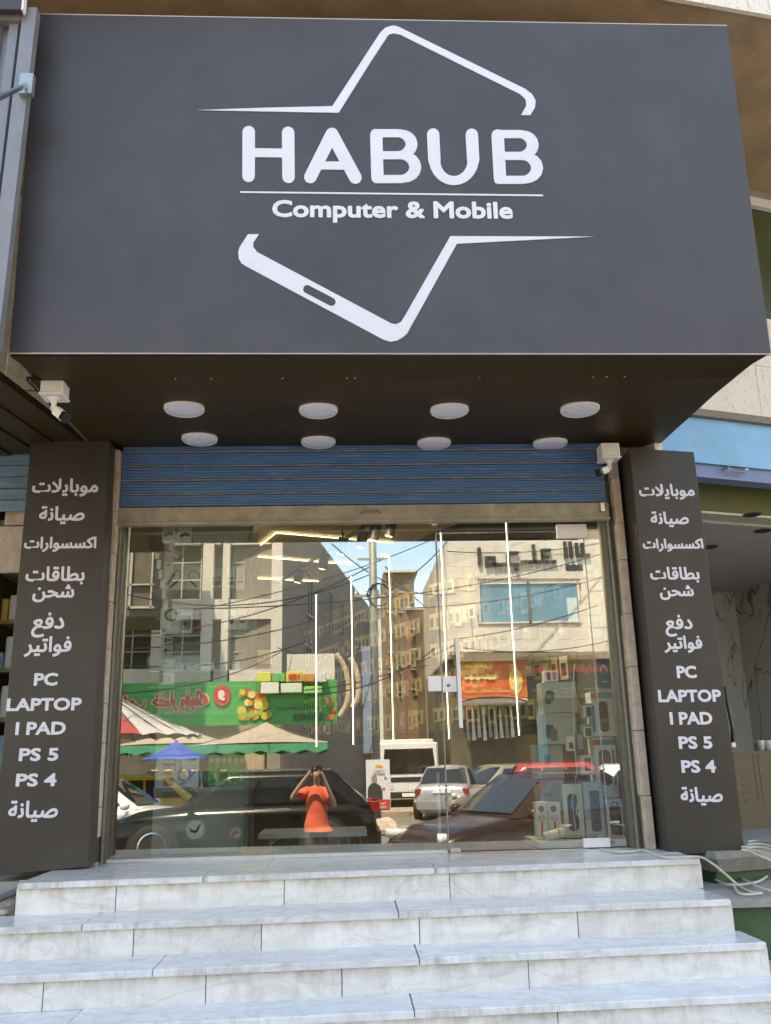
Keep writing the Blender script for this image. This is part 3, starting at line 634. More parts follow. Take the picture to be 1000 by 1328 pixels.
# ---- pillar signs
def pillar(name, label, c4, side_y, lines, inner):
    t = thing(name, label, 'sign', ((c4[0][0]+c4[1][0])/2, -.2, c4[3][2]))
    (ax, ay, az), (bx, by, bz), (cx, cy, cz), (dx, dy, dz) = c4          # tl tr br bl
    m = MB(); m.hexa([(dx, dy, dz), (cx, cy, cz), (cx, side_y, cz), (dx, side_y, dz), (ax, ay, az), (bx, by, bz), (bx, side_y, bz), (ax, side_y, az)])
    b = m.build('box_panel', M_pil, t, bevel=.004)
    Y = (ay+dy)/2
    for s, x0, x1, yc, lat in lines:
        c, w, fn = ftext('', x0, x1, yc+lat[1], yc-lat[1], 0, t, Y, None)
        letters(s, fn, .004, .0042 if lat[0] else .0034, w, lat[0]*(c-CAM).dot(fw)/FPX if lat[0] else None, M_white, t, 60)
    return t
LN = ['موبايلات', 'صيانة', 'اكسسوارات', 'بطاقات', 'شحن', 'دفع', 'فواتير', 'PC', 'LAPTOP', 'I PAD', 'PS 5', 'PS 4', 'صيانة']
def lines(spec, h, tl_): return [(s, a, b, y, (h if i in (7, 8, 9, 10, 11) else 0, tl_*(b-a)/2*(1 if y > 800 else .5))) for i, (s, (a, b, y)) in enumerate(zip(LN, spec))]
LS = lines([(42, 127.5, 632.5), (51, 110, 668), (31.5, 125, 706), (33.5, 110, 746.5), (42.5, 96.5, 769.5), (41.5, 83.5, 810.5), (32, 93, 838.5), (44.5, 75, 881), (9, 106, 913.5), (20.5, 85.5, 944.5), (25, 76, 978.5), (21, 73.5, 1011.5), (11, 75.5, 1052)], 16.5, .012)
RS = lines([(828.5, 900.5, 638), (843.5, 893, 673.5), (833.5, 912, 707), (843, 907, 745.5), (855.5, 899.5, 768.5), (862.5, 898, 811.5), (861, 910.5, 835.5), (877.5, 903, 871.5), (853.5, 935, 902.5), (868.5, 923.5, 931.5), (880, 923.5, 963), (883.5, 928, 994), (882.5, 937, 1032.5)], 16, .006)
YP = -.35
g = lambda x, y: tuple(at(x, y, YP))
pillar('pillar_sign', 'tall dark column sign left of the glass front, its foot behind the top step', [g(40, 572), g(142, 571), g(114, 1124), g(-12, 1137)], -.02, LS, 1)
pillar('pillar_sign', 'tall dark column sign right of the glass front, the cable at its foot', [g(816, 581), g(900, 586), g(966, 1103.5), g(868.5, 1110)], -.0, RS, 0)

# ---- security cameras
def cctv(label, px, py, z, aim, wpx, ext=0):
    p = ats(px, py, .0) if px < 500 else at(px, py, -.28); s = wpx*(p-CAM).dot(fw)/FPX
    t = thing('security_camera', label, 'camera', p, 'security cameras under the sign')
    m = MB(); m.bbox(-s/2, s/2, -s/2, s/2, -.052-ext, 0 if px < 500 else .06, .008); m.build('junction_box', M_wpaint, t, world=False, bevel=.003)
    m = MB(); m.bbox(-s*.54, s*.54, -s*.54, s*.54, -.066-ext, -.0525-ext, .006); m.build('box_lid', M_wpaint, t, world=False)
    m = MB(); m.smooth = True; m.lathe((0, 0, -.067-ext), [(.036, 0), (.036, -.006), (.018, -.012), (.013, -.045), (.016, -.055), (.016, -.068), (.008, -.074)], 18); m.build('swivel', M_wpaint, t, world=False)
    a = Vector(aim).normalized(); c = Vector((0, 0, -.128-ext)) + a*.03; q = a.to_track_quat('Y', 'Z').to_matrix()
    m = MB(); m.add([c + q @ Vector(v) for v in [(x*.026, y, zz*.026) for y in (.0, .088) for x, zz in ((-1, -.6), (-.6, -1), (.6, -1), (1, -.6), (1, .7), (.7, 1), (-.7, 1), (-1, .7))]],
                    [tuple(range(8)), tuple(range(15, 7, -1))]+[(i, (i+1) % 8, 8+(i+1) % 8, 8+i) for i in range(8)]); h = m.build('housing', M_wpaint, t, world=False, bevel=.003)
    m = MB(); k = c + a*.0885
    m.add([k + q @ Vector(v) for v in [(x*.028, y, zz*.029) for y in (-.012, .012) for x, zz in ((-1, -.6), (-.6, -1), (.6, -1), (1, -.6), (1, .7), (.7, 1), (-.7, 1), (-1, .7))]],
          [tuple(range(8)), tuple(range(15, 7, -1))]+[(i, (i+1) % 8, 8+(i+1) % 8, 8+i) for i in range(8)]); m.build('lens_window', mat('lens_black', (.015, .015, .018), .12, 0), t, world=False)
    return t
cctv('white bullet camera on a square box at the left end of the sign soffit', 72, 498, zb-.001, (.62, -.35, -.55), 29, .02)
cctv('white bullet camera on a box at the right end, beside the blue shutter', 789, 588, 0, (-.75, -.4, -.35), 24, -.01)

# ---- left neighbour: ribbed steel sign and soffit
ln = thing('neighbour_sign_box', 'ribbed grey metal sign box of the next shop, with a thin stay rod', 'sign', (-3, -1, 2.7))
M_rib = mat('ribbed_grey_steel', (.23, .235, .25), .45, .1, 8, metal=.35)
YL = -2.25
a0 = at(50, 17, YL); a1 = at(0, 440, YL)
def le(x, y, Y=YL): p = at(x, y, Y); return p
fr = [(le(44, 17)), (le(53, 17)), (le(3, 440)), (le(-7, 440))]
m = MB(); w_ = .075; q0 = le(51, 17); q1 = le(1, 455)
m.hexa([(q1.x-w_, YL-.04, q1.z), (q1.x, YL-.04, q1.z), (q1.x, YL+.02, q1.z), (q1.x-w_, YL+.02, q1.z), (q0.x-w_, YL-.04, q0.z), (q0.x, YL-.04, q0.z), (q0.x, YL+.02, q0.z), (q0.x-w_, YL+.02, q0.z)]); m.build('frame_post', M_rib, ln)
p = le(38, 27); m = MB(); m.box(-4.5, q0.x-w_-.001, YL-.035, YL+.02, p.z-.03, q0.z); m.build('frame_rail', M_rib, ln)
for i in range(14):
    x1 = q0.x-w_-.03-.105*i; m = MB(); xo = (q1.x-q0.x)
    m.hexa([(x1-.05+xo, YL-.01, q1.z), (x1+xo, YL-.01, q1.z), (x1+.012+xo, YL+.03, q1.z), (x1-.062+xo, YL+.03, q1.z), (x1-.05, YL-.01, p.z-.03), (x1, YL-.01, p.z-.03), (x1+.012, YL+.03, p.z-.03), (x1-.062, YL+.03, p.z-.03)])
    m.build('metal_rib', M_rib, ln)
m = MB(); m.hexa([(-4.5, YL+.031, q1.z), (q1.x-.02, YL+.031, q1.z), (q1.x-.02, YL+.05, q1.z), (-4.5, YL+.05, q1.z), (-4.5, YL+.031, p.z-.02), (q0.x-.03, YL+.031, p.z-.02), (q0.x-.03, YL+.05, p.z-.02), (-4.5, YL+.05, p.z-.02)]); m.build('back_sheet', M_rib, ln)
s0 = le(34, 110, YL-.06); m = MB(); e0 = le(-10, 131, YL-.7); m.tube([s0, e0], .014, 8); m.build('stay_rod', M_chrome, ln)
m = MB(); m.box(s0.x-.03, s0.x+.04, YL-.08, YL-.041, s0.z-.07, s0.z+.06); m.build('rod_bracket', mat('galvanised', (.35, .4, .4), .4, .1, metal=.7), ln)
zl = q1.z
rlx = rl.x
for i in range(7):                                             # soffit boards running back, stepped down one by one
    x1 = -1.90-.20*i; m = MB(); dz = -.012*i
    m.hexa([(x1-.19, YL+.06, zl+dz), (x1, YL+.06, zl+dz), (x1+.03, -.05, zr+.03+dz), (x1-.16, -.05, zr+.03+dz), (x1-.19, YL+.06, zl+.05), (x1, YL+.06, zl+.05), (x1+.03, -.05, zr+.08), (x1-.16, -.05, zr+.08)]); m.build('soffit_board', M_soff, ln)
# upper sign behind at the top left corner
us = MB(); p = le(28, 14, -2.34); us.box(-4.5, p.x, -2.34, -2.32, p.z+.01, p.z+1.0); o = us.build('upper_sign_panel', M_sign); tag(o, 'plain grey sign panel cut off at the top left corner of the photo', 'sign')
m = MB(); m.box(p.x+.001, p.x+.012, -2.35, -2.31, p.z, p.z+1.0); m.build('white_edge', M_wpaint, o)
# left neighbour shop window: blue shutter top, shelves of snacks behind
ls = thing('neighbour_shop', 'next shop at the left edge with worn blue shutter slats and stocked shelves', 'building', (-3, .3, 0))
M_blue2 = mat('worn_light_blue', (.14, .27, .38), .55, .3, 6, stretch=(1, 1, 5), dirt=.5)
z = at(20, 587, -.05).z; hsl = (at(20, 587, -.05).z-at(20, 662, -.05).z)/5
for i in range(5):
    m = MB(); m.bbox(-4.2, -2.1, -.02, .0, z-hsl*(i+1)+.004, z-hsl*i-.002, .006); m.build('shutter_slat', M_blue2, ls)
zbot = z-5*hsl
rs = random.Random(21)
m = MB(); m.box(-4.2, -1.9, .9, .95, -.9, 3); m.build('back_wall', mat('dim_brown_wall', (.12, .10, .05), .8, .2, 4), ls)
m = MB(); m.box(-4.2, -2.05, .15, .2, zbot-.1, zbot-.02); m.box(-4.2, -2.05, .3, .8, -1, -.2); m.build('counter', mat('brown_counter', (.2, .16, .09), .6, .2, 5), ls)
for k in range(5):
    zz = zbot-.38-.36*k; m = MB(); m.box(-4.2, -2.0, .35, .9, zz-.03, zz); sh = m.build('shelf', mat('shelf_wood', (.25, .2, .1), .6, .2, 5), ls)
    for i in range(15):
        x = -3.27+.09*i; h = rs.uniform(.1, .24); cc = rs.choice([(.5, .1, .08), (.75, .5, .1), (.1, .3, .15), (.7, .7, .66), (.45, .1, .3), (.2, .45, .55)])
        m = MB(); m.bbox(x, x+.08, .38, .5, zz+.001, zz+h, .01); tag(m.build('snack_packet', col(cc)), 'small colourful packet on a shelf of the left neighbouring shop', 'packet', 'packets on the left neighbour shelves')
# ================================================================== SHUTTER, FRAME AND GLASS
GL, GR, GT = -1.605, 1.925, 2.40
sh = thing('roller_shutter', 'rolled up blue roller shutter with worn beige bottom bar above the glass', 'shutter', (.15, -.1, 2.3))
YS_ = -.10
zb0 = at(470, 678.5, YS_-.02).z; zb1 = at(470, 655.5, YS_-.02).z
zz = [at(470, y, YS_).z for y in (655, 638, 620, 602, 584, 570)]
def shutter_mat():
    m = bpy.data.materials.new('rusty_blue_slat'); m.use_nodes = True; n = m.node_tree; L = n.links.new; b = n.nodes['Principled BSDF']
    tc = n.nodes.new('ShaderNodeTexCoord'); mp = n.nodes.new('ShaderNodeMapping'); mp.inputs['Scale'].default_value = (.8, 1, 14); L(tc.outputs['Object'], mp.inputs[0])
    a = n.nodes.new('ShaderNodeTexNoise'); a.inputs['Scale'].default_value = 5; a.inputs['Detail'].default_value = 10; a.inputs['Roughness'].default_value = .7; L(mp.outputs[0], a.inputs['Vector'])
    r = n.nodes.new('ShaderNodeValToRGB'); e = r.color_ramp.elements; e[0].position = .36; e[0].color = (.05, .14, .32, 1); e[1].position = .72; e[1].color = (.30, .30, .30, 1); x = e.new(.57); x.color = (.075, .19, .39, 1)
    L(a.outputs[0], r.inputs[0]); L(r.outputs[0], b.inputs['Base Color']); b.inputs['Roughness'].default_value = .45
    MATS['slat'] = m; return m
M_slat = shutter_mat()
M_slatrim = mat('rusty_slat_rim', (.30, .25, .2), .6, .35, 12, stretch=(1, 1, 3), c2=(.12, .16, .25))
for i in range(5):
    z0, z1 = zz[i], zz[i+1]; h = z1-z0; prof = [(.0, .02), (-.012, .06), (-.014, .18), (-.006, .22), (-.013, .27), (-.014, .40), (-.007, .44), (-.013, .49), (-.014, .62), (-.006, .66), (-.013, .71), (-.014, .82), (0, .9)]
    m = MB(); v = []
    for X in (GL-.03, GR+.03): v += [(X, YS_+p[0], z0+h*p[1]) for p in prof]
    K = len(prof); m.add(v, [(k, k+1, K+k+1, K+k) for k in range(K-1)]+[tuple(range(K))[::-1], tuple(range(K, 2*K))])
    s = m.build('shutter_slat', M_slat, sh)
    m = MB(); m.cyl((GL-.03, YS_-.009, z0+h*.955), (GR+.03, YS_-.009, z0+h*.955), h*.055, n=8); m.build('slat_hinge', M_slatrim, s)
m = MB(); m.bbox(GL-.055, GR+.04, YS_-.035, YS_+.012, zb0+.02, zb1, .006); m.bbox(GL-.055, GR+.04, YS_-.055, YS_+.02, zb0, zb0+.019, .005); bb = m.build('bottom_bar', M_bar, sh)
p = at(481, 665, YS_-.05); m = MB(); m.tube([(p.x-.07, YS_-.04, p.z), (p.x-.06, YS_-.07, p.z), (p.x-.05, YS_-.075, p.z+.012), (p.x+.05, YS_-.075, p.z+.012), (p.x+.06, YS_-.07, p.z), (p.x+.07, YS_-.04, p.z)], .007); m.build('handle', M_mortar, bb)
m = MB(); m.box(GR-.03, GR+.0, YS_-.06, YS_-.036, zb0+.06, zb1-.01); m.build('lock_tab', M_chrome, bb)

sf = thing('glass_shop_front', 'wide frameless glass shop front with a glass door at the right and aluminium side posts', 'shop window', (.15, 0, 0))
for x0, x1, rail in ((GL-.04, GL, 1), (GR, GR+.07, 1)):
    m = MB(); m.box(x0, x1, -.06, .07, 0, GT+.5); m.build('side_post', M_frame, sf)
    m = MB(); xc = (x0+x1)/2; m.box(xc-.008, xc+.008, -.085, -.061, 0, zb0+.02); m.box(x0-.012 if x0 < 0 else x1+.001, x0-.001 if x0 < 0 else x1+.012, -.11, .0, 0, GT); m.build('shutter_guide', mat('guide_rail', (.27, .26, .21), .45, .15, 12, metal=.5, dirt=.3), sf)
m = MB(); m.box(GL, GR, -.03, .05, GT-.002, GT+.5); m.build('head_frame', M_frame, sf)
XD0 = (at(583, 1107, 0).x+at(564, 690, 0).x)/2; XD1 = (at(792, 1090, 0).x+at(754, 690, 0).x)/2; ZD = at(660, 690, 0).z
m = MB(); m.box(GL, XD0-.01, -.035, .03, .001, .022); m.build('threshold_rail', mat('pale_aluminium', (.62, .61, .58), .45, .08, 20, metal=.2), sf)
m = MB(); m.box(GL, XD0-.006, -.005, .005, .023, GT-.003); m.build('fixed_pane', GLASS, sf)
m = MB(); m.box(XD0-.004, GR, -.005, .005, ZD+.006, GT-.003); m.build('transom_pane', GLASS, sf)
m = MB(); m.box(XD1+.006, GR, -.005, .005, .01, ZD+.002); m.build('side_pane', GLASS, sf)
M_gedge = mat('glass_edge', (.30, .36, .33), .25, .05, 8)
m = MB(); m.box(XD0-.0055, XD0-.004, -.006, .006, .023, ZD+.004); m.build('pane_edge', M_gedge, sf)
dr = thing('glass_door', 'frameless glass door leaf with white patch fittings and a long upright handle', 'door', ((XD0+XD1)/2, 0, 0))
m = MB(); m.box(XD0+.006, XD1, -.005, .005, .012, ZD-.004); m.build('door_pane', GLASS, dr)
m = MB(); m.box(XD0-.0, XD0+.0055, -.007, .007, .01, ZD); m.box(XD0+.006, XD1, -.007, .007, ZD-.0035, ZD+.001); m.box(XD1+.0005, XD1+.005, -.007, .007, .01, ZD); m.build('polished_edge', M_gedge, dr)
def prect(name, x0, y0, x1, y1, Y, th, m_, par, bev=.002):
    a = at(x0, y0, Y); b = at(x1, y1, Y); m = MB(); m.box(a.x, b.x, Y, Y+th, b.z, a.z); return m.build(name, m_, par, bevel=bev)
M_patch = mat('white_patch_fitting', (.82, .80, .82), .35, .02, 9)
prect('patch_fitting', 722, 680, 762, 697, -.02, .04, M_patch, dr); prect('patch_fitting', 757, 1087.5, 792, 1098.5, -.02, .04, M_patch, dr)
lk = prect('lock_plate', 574, 877, 592.5, 897, -.022, .044, M_patch, dr)
prect('lock_plate', 555, 877, 573, 896, -.022, .044, M_patch, sf)
p = at(581.5, 889, -.024); m = MB(); m.lathe((p.x, -.023, p.z), [(.012, 0), (.012, -.004), (.008, -.006)], 16, 'Y'); m.build('keyhole', M_mortar, lk)
p = at(583, 1107, 0); m = MB(); m.box(p.x+.005, p.x+.075, -.02, .02, .003, .03); m.build('floor_hinge', M_chrome, dr)
q0 = at(591.5, 827, -.06); q1 = at(599, 944, -.06); m = MB(); m.box(q0.x-.005, q0.x+.021, -.066, -.05, q1.z, q0.z); m.box(q0.x+.0, q0.x+.016, -.05, -.007, q0.z-.09, q0.z-.07); m.box(q0.x, q0.x+.016, -.05, -.007, q1.z+.07, q1.z+.09)
m.build('pull_handle', mat('white_handle', (.75, .75, .74), .3, .05, 9), dr, bevel=.002)
p = at(563, 679, 0); m = MB(); m.smooth = True; m.lathe((p.x, -.012, p.z), [(.002, -.014), (.02, -.01), (.024, 0), (.02, .01), (.002, .014)], 14, 'Y'); m.build('glass_clamp', M_chrome, sf)

# stickers on the inside of the glass
def disc(name, x, y, rpx, Y, m_, par=None, th=.002, ry=None):
    p = at(x, y, Y); s = (p-CAM).dot(fw)/FPX; m = MB(); m.poly([circ(p.x, p.z, rpx*s, 28, ry*s if ry else None)], lambda a, b, d: (a, Y-d, b), -th, 0); return m.build(name, m_, par), p, s
W_ = col((.78, .78, .76)); 
o, p, s = disc('round_sticker', 253.5, 1076, 12, .012, W_); tag(o, 'white round sticker with a black and red swoosh low on the glass', 'sticker')
m = MB(); f_ = lambda a, b, d: (p.x+a*s, .0118-d, p.z+b*s)
stroke(m, [(-8, 2.5), (-5, -1.5), (0, -2.5), (3, 0), (6, 5.5)], [.3, 1.5, 1.9, 1.6, .5], f_, 0, .0004); m.build('swoosh', col((.04, .04, .05)), o)
m = MB(); stroke(m, [(1, 1.5), (4, 5), (8, 6.8)], [.3, 1.2, .3], f_, 0, .0015); m.build('swoosh', col((.55, .2, .12)), o)
m = MB(); text(m, 'خدمات', f_, .0006, 0, w=8, cx=0, cy=-6.8); m.build('lettering', col((.2, .3, .6)), o)
o, p2, s2 = disc('round_sticker', 305.5, 1080, 7, .012, col((.72, .62, .58))); tag(o, 'small pinkish round sticker with red letters, right of the swoosh sticker', 'sticker')
m = MB(); text(m, 'ماي', lambda a, b, d: (p2.x+a*s2, .0118-d, p2.z+b*s2), .0006, 0.3, w=9); m.build('lettering', col((.45, .06, .06)), o)

# ================================================================== INTERIOR
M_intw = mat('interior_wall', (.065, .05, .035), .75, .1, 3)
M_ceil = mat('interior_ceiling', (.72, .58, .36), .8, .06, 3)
M_led = mat('led_strip', (1, .93, .66), .5, 0, emit=2.4)
M_ledw = mat('led_strip_white', (1, .97, .9), .5, 0, emit=2.0)
ZC = 3.02
wallpts = [(2.10, 1.3), (.95, 3.1), (-.55, 6.6), (-2.6, 6.6), (-2.6, .12)]
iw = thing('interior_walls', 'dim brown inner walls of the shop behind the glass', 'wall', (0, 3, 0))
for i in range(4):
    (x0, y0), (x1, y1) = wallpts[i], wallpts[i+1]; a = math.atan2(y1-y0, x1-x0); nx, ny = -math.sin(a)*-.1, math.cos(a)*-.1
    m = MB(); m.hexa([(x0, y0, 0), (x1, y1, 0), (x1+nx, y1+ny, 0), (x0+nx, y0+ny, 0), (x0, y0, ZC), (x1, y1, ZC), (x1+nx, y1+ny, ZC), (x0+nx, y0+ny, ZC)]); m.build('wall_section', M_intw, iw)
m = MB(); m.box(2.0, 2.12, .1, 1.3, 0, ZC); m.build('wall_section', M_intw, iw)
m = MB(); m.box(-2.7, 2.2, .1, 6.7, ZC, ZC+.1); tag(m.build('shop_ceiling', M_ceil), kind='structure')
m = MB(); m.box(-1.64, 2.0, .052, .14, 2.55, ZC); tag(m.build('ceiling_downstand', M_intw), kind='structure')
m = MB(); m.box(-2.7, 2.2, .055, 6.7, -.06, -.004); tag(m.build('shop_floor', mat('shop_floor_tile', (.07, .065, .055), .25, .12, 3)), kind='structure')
# LED strips: verticals on the right wall, diagonals on the ceiling
def wall_hit(px, py, off=0):
    q = ray(px, py)
    for i in range(3):
        a = Vector((*wallpts[i], 0)); b = Vector((*wallpts[i+1], 0)); dd = (b-a); nn = Vector((dd.y, -dd.x, 0)).normalized(); nn = nn if nn.dot(CAM-a) > 0 else -nn; a = a+nn*off; t = (a-CAM).dot(nn)/q.dot(nn)
        if t <= 0: continue
        P = CAM+q*t; u = (Vector((P.x, P.y, 0))-a).dot(dd)/dd.length_squared
        if -.02 <= u <= 1.0: return P, dd.normalized(), nn.normalized()
    return None
LEDV = [(657, 675, 680, 1037), (572.5, 692, 590, 1032), (505.5, 722, 513, 1026), (456.5, 748, 457, 1024), (411, 771, 410, 1000)]
LEDL = ['rightmost, behind the glass door', 'behind the left edge of the door', 'over the white truck reflection', 'right of the photographer reflection', 'leftmost and farthest back']
for (x0, y0, x1, y1), lb in zip(LEDV, LEDL):
    h = wall_hit(x0, y0, .2)
    if not h: print('no hit', x0); continue
    P, dd, nn = h; s = (P-CAM).dot(fw)/FPX
    if nn.dot(CAM-P) < 0: nn = -nn
    b = P+nn*.012; top = min(P.z, ZC-.01); bot = wall_hit(x1, y1, .2)[0].z if wall_hit(x1, y1, .2) else .2
    o = thing('led_strip', 'glowing upright LED strip on the shop wall, '+lb, 'lamp', (b.x, b.y, bot))
    m = MB(); m.cyl((b.x, b.y, bot), (b.x, b.y, top), .42*s, n=8); m.build('tube', M_ledw, o); m = MB(); c = P-nn*.014; m.cyl((c.x, c.y, bot-.02), (c.x, c.y, top+.02), .012, n=6); m.build('channel', M_frame, o)
ZL = ZC-.02
for pts, lb in (([(338, 707), (358, 691), (510, 704)], 'topmost zigzag'), ([(334, 722), (456, 732)], 'second line, an LED reflection modelled as a tube'), ([(334, 750), (413, 754)], 'third short line'), ([(245, 730), (304, 734), (320, 721)], 'left zigzag, an LED reflection modelled as a tube'),  # second and left lines are LED reflections built as glowing tubes
                ([(473, 738), (503, 721)], 'short slant left of the truck strip'), ([(432, 762), (453, 752)], 'lowest short slant'), ([(531, 710), (560, 696)], 'short slant beside the door edge'), ([(596, 676), (604, 674)], 'tiny slant above the door')):
    P = [atz(x, y, ZL) for x, y in pts]; s = (P[0]-CAM).dot(fw)/FPX
    m = MB(); m.tube(P, .4*s, 6); o = m.build('ceiling_led', M_led); tag(o, 'thin glowing ceiling LED line inside the shop, '+lb, 'lamp')
# track spotlights
tk = thing('light_track', 'black ceiling track seen at a slant through the top of the glass', 'lamp', atz(440, 705, ZC-.03))
T0 = atz(478, 679, ZC-.05); T1 = atz(335, 790, ZC-.05)
T1 = T0 + (atz(366, 752, ZC-.05)-T0)*1.25
m = MB(); m.tube([T0, T1], .022, 4); m.build('track_rail', M_black, tk)
for i, (px, py, q_) in enumerate(((507, 683, 1), (486, 688, 1), (470, 698, 1), (444, 707, .9), (420, 727, .9), (388, 745, .85))):
    P = atz(px, py, ZC-.22); s = thing('track_spotlight', 'black can spotlight on the slanting ceiling track, number of steps back: '+['nearest the glass', 'second', 'third', 'fourth', 'fifth', 'farthest back'][i], 'lamp', P)
    s['label'] = ['black can spotlight on the ceiling track, nearest the glass top', 'black can spotlight, second along the slanting track', 'black can spotlight, third along the slanting track', 'black can spotlight, fourth along the slanting track', 'black can spotlight, fifth along the slanting track', 'black can spotlight, last and farthest along the slanting track'][i]
    a = Vector((.25, -.3, 1)).normalized(); m = MB(); m.cyl(-a*.09, a*.08, .055, n=16); m.build('can', M_black, s, world=False)
    m = MB(); m.cyl(-a*.0905, -a*.1, .035, n=12); m.build('lamp_face', mat('spot_glow', (1, .9, .7), .5, 0, emit=1.6), s, world=False)
    m = MB(); m.tube([a*.05, Vector((0, 0, .17))], .012, 5); m.build('stem', M_black, s, world=False)
for i, (fx, fy, tx_, ty_, tz_, pw) in enumerate(((-.7, 1.3, -1.3, .2, 1.9, 26), (.9, 1.2, 1.75, .25, .9, 60), (.2, 1.6, .9, 3.4, 1.6, 22), (-.9, 1.5, -1.3, .2, .5, 14))):  # spots added to brighten the stock, set apart from the modelled cans
    ld = bpy.data.lights.new('shop_fill_spot', 'SPOT'); ld.energy = pw; ld.spot_size = R(85); ld.spot_blend = .8; ld.shadow_soft_size = .03; ld.color = (1, .9, .76)
    lo_b = bpy.data.objects.new('shop_fill_spot', ld); COL.objects.link(lo_b); lo_b.location = (fx, fy, ZC-.3); lo_b.rotation_euler = (Vector((tx_, ty_, tz_))-Vector((fx, fy, ZC-.3))).to_track_quat('-Z', 'Y').to_euler()
# small glowing downlights farther in
for i, (px, py) in enumerate(((475, 778), (476, 758), (640, 681), (628, 686), (484, 760))):
    P = atz(px, py, ZC-.01); m = MB(); m.lathe(P, [(.045, 0), (.045, -.012), (.03, -.014)], 14); o = m.build('downlight', mat('warm_glow', (1, .75, .4), .5, 0, emit=2.5)); tag(o, 'tiny warm glowing downlight deep in the shop ceiling', 'lamp', 'downlights deep in the shop')

# accessories hanging on the oblique right wall
rk = random.Random(11); cards = []
for cc in ((.55, .42, .2), (.62, .50, .28), (.5, .4, .22), (.55, .12, .06), (.4, .42, .2), (.6, .55, .42), (.5, .2, .08), (.25, .35, .15)):
    m = MB(); m.bbox(-.048, .048, -.012, .012, -.17, 0, .004); cards.append((m, cc))
mesh_cards = []
for m, cc in cards:
    o = m.build('hanging_package', col(cc), None); win = MB(); win.box(-.028, .028, -.0145, -.0125, -.14, -.05); w2 = win.build('window', col((.05, .05, .05) if sum(cc) > .9 else (.6, .55, .4)), o, world=False)
    hk = MB(); hk.cyl((0, -.02, -.005), (0, .1, -.002), .003, n=5); hk.build('hook', M_chrome, o, world=False); mesh_cards.append(o)
used = set(); total = 0
for seg in range(2):
    a = Vector((*wallpts[seg], 0)); b = Vector((*wallpts[seg+1], 0)); dd = (b-a); L_ = dd.length; dd.normalize(); ang = math.atan2(dd.y, dd.x)
    nn = Vector((dd.y, -dd.x, 0)); nn = nn if nn.dot(Vector((-1, -1, 0))) > 0 else -nn
    m = MB()
    for k, zr_ in enumerate((2.42, 2.1, 1.78, 1.46, 1.12)):
        t = .18
        while t < L_-.1:
            skip = rk.random() < .12
            if not skip and total < 290:
                i = rk.choice((0, 0, 0, 1, 1, 2, 3, 4, 5, 6, 7)) if k > 0 else rk.choice((0, 1, 1, 2)); pr = mesh_cards[i]
                o = pr if i not in used else copy_tree(pr); used.add(i)
                p = a + dd*t + nn*.11; o.location = (p.x, p.y, zr_); o.scale = (rk.uniform(.8, 1.15), 1, rk.uniform(.75, 1.2)); o.rotation_euler = (0, rk.uniform(-.05, .05), ang+math.pi+rk.uniform(-.06, .06)); total += 1
                tag(o, 'small hanging blister pack among the rows on the right shop wall', 'package', 'hanging accessories on the right wall')
            t += .108
    pb = thing('pegboard_wall', 'pegboard with hooks behind the hanging accessories, '+('near the door' if seg == 0 else 'farther back'), 'panel', tuple(a+dd*L_*.5+nn*.02))
    c0 = a+nn*.012+dd*.05; c1 = b+nn*.012-dd*.05; m = MB(); m.hexa([(c0.x, c0.y, .9), (c1.x, c1.y, .9), (c1.x-nn.x*.01, c1.y-nn.y*.01, .9), (c0.x-nn.x*.01, c0.y-nn.y*.01, .9), (c0.x, c0.y, 2.6), (c1.x, c1.y, 2.6), (c1.x-nn.x*.01, c1.y-nn.y*.01, 2.6), (c0.x-nn.x*.01, c0.y-nn.y*.01, 2.6)])
    m.build('board', mat('tan_pegboard', (.22, .17, .10), .7, .1, 9), pb)
    m = MB(); c0 = a+dd*.1; c1 = b-dd*.1; w3 = nn*.3; m.hexa([tuple(c0), tuple(c1), tuple(c1+w3), tuple(c0+w3)]+[(p.x, p.y, .8) for p in (c0, c1, c1+w3, c0+w3)]); tag(m.build('wall_cabinet', mat('cabinet_brown', (.20, .13, .07), .5, .2, 6)), 'low brown cabinet along the right wall '+('near the door' if seg == 0 else 'deep in the shop'), 'cabinet')
# glass counter across the middle
ct = thing('display_counter', 'low glass display counter with pale edge seen through the left pane', 'counter', at(405, 1085, .55))
a = at(335, 1086, .5); b = at(476, 1079, .5)
m = MB(); m.box(a.x, b.x, .5, 1.0, (a.z+b.z)/2-.02, (a.z+b.z)/2+.015); m.build('counter_top', mat('pale_counter_edge', (.55, .62, .66), .3, .05, 9), ct)
m = MB(); p = at(366, 1101, .62); m.lathe((p.x, .62, p.z), [(.085, -.008), (.093, -.008), (.093, .008), (.085, .008)], 28, 'Y'); 
m = MB(); m.tube([(p.x+.09*math.cos(t*math.pi/12), .62, p.z+.075*math.sin(t*math.pi/12)) for t in range(25)], .006, 6); m.build('chrome_ring', M_chrome, ct)
for dx in (.05, b.x-a.x-.05):
    m = MB(); m.cyl((a.x+dx, .95, 0), (a.x+dx, .95, a.z-.03), .015, n=8); m.build('leg', M_chrome, ct)

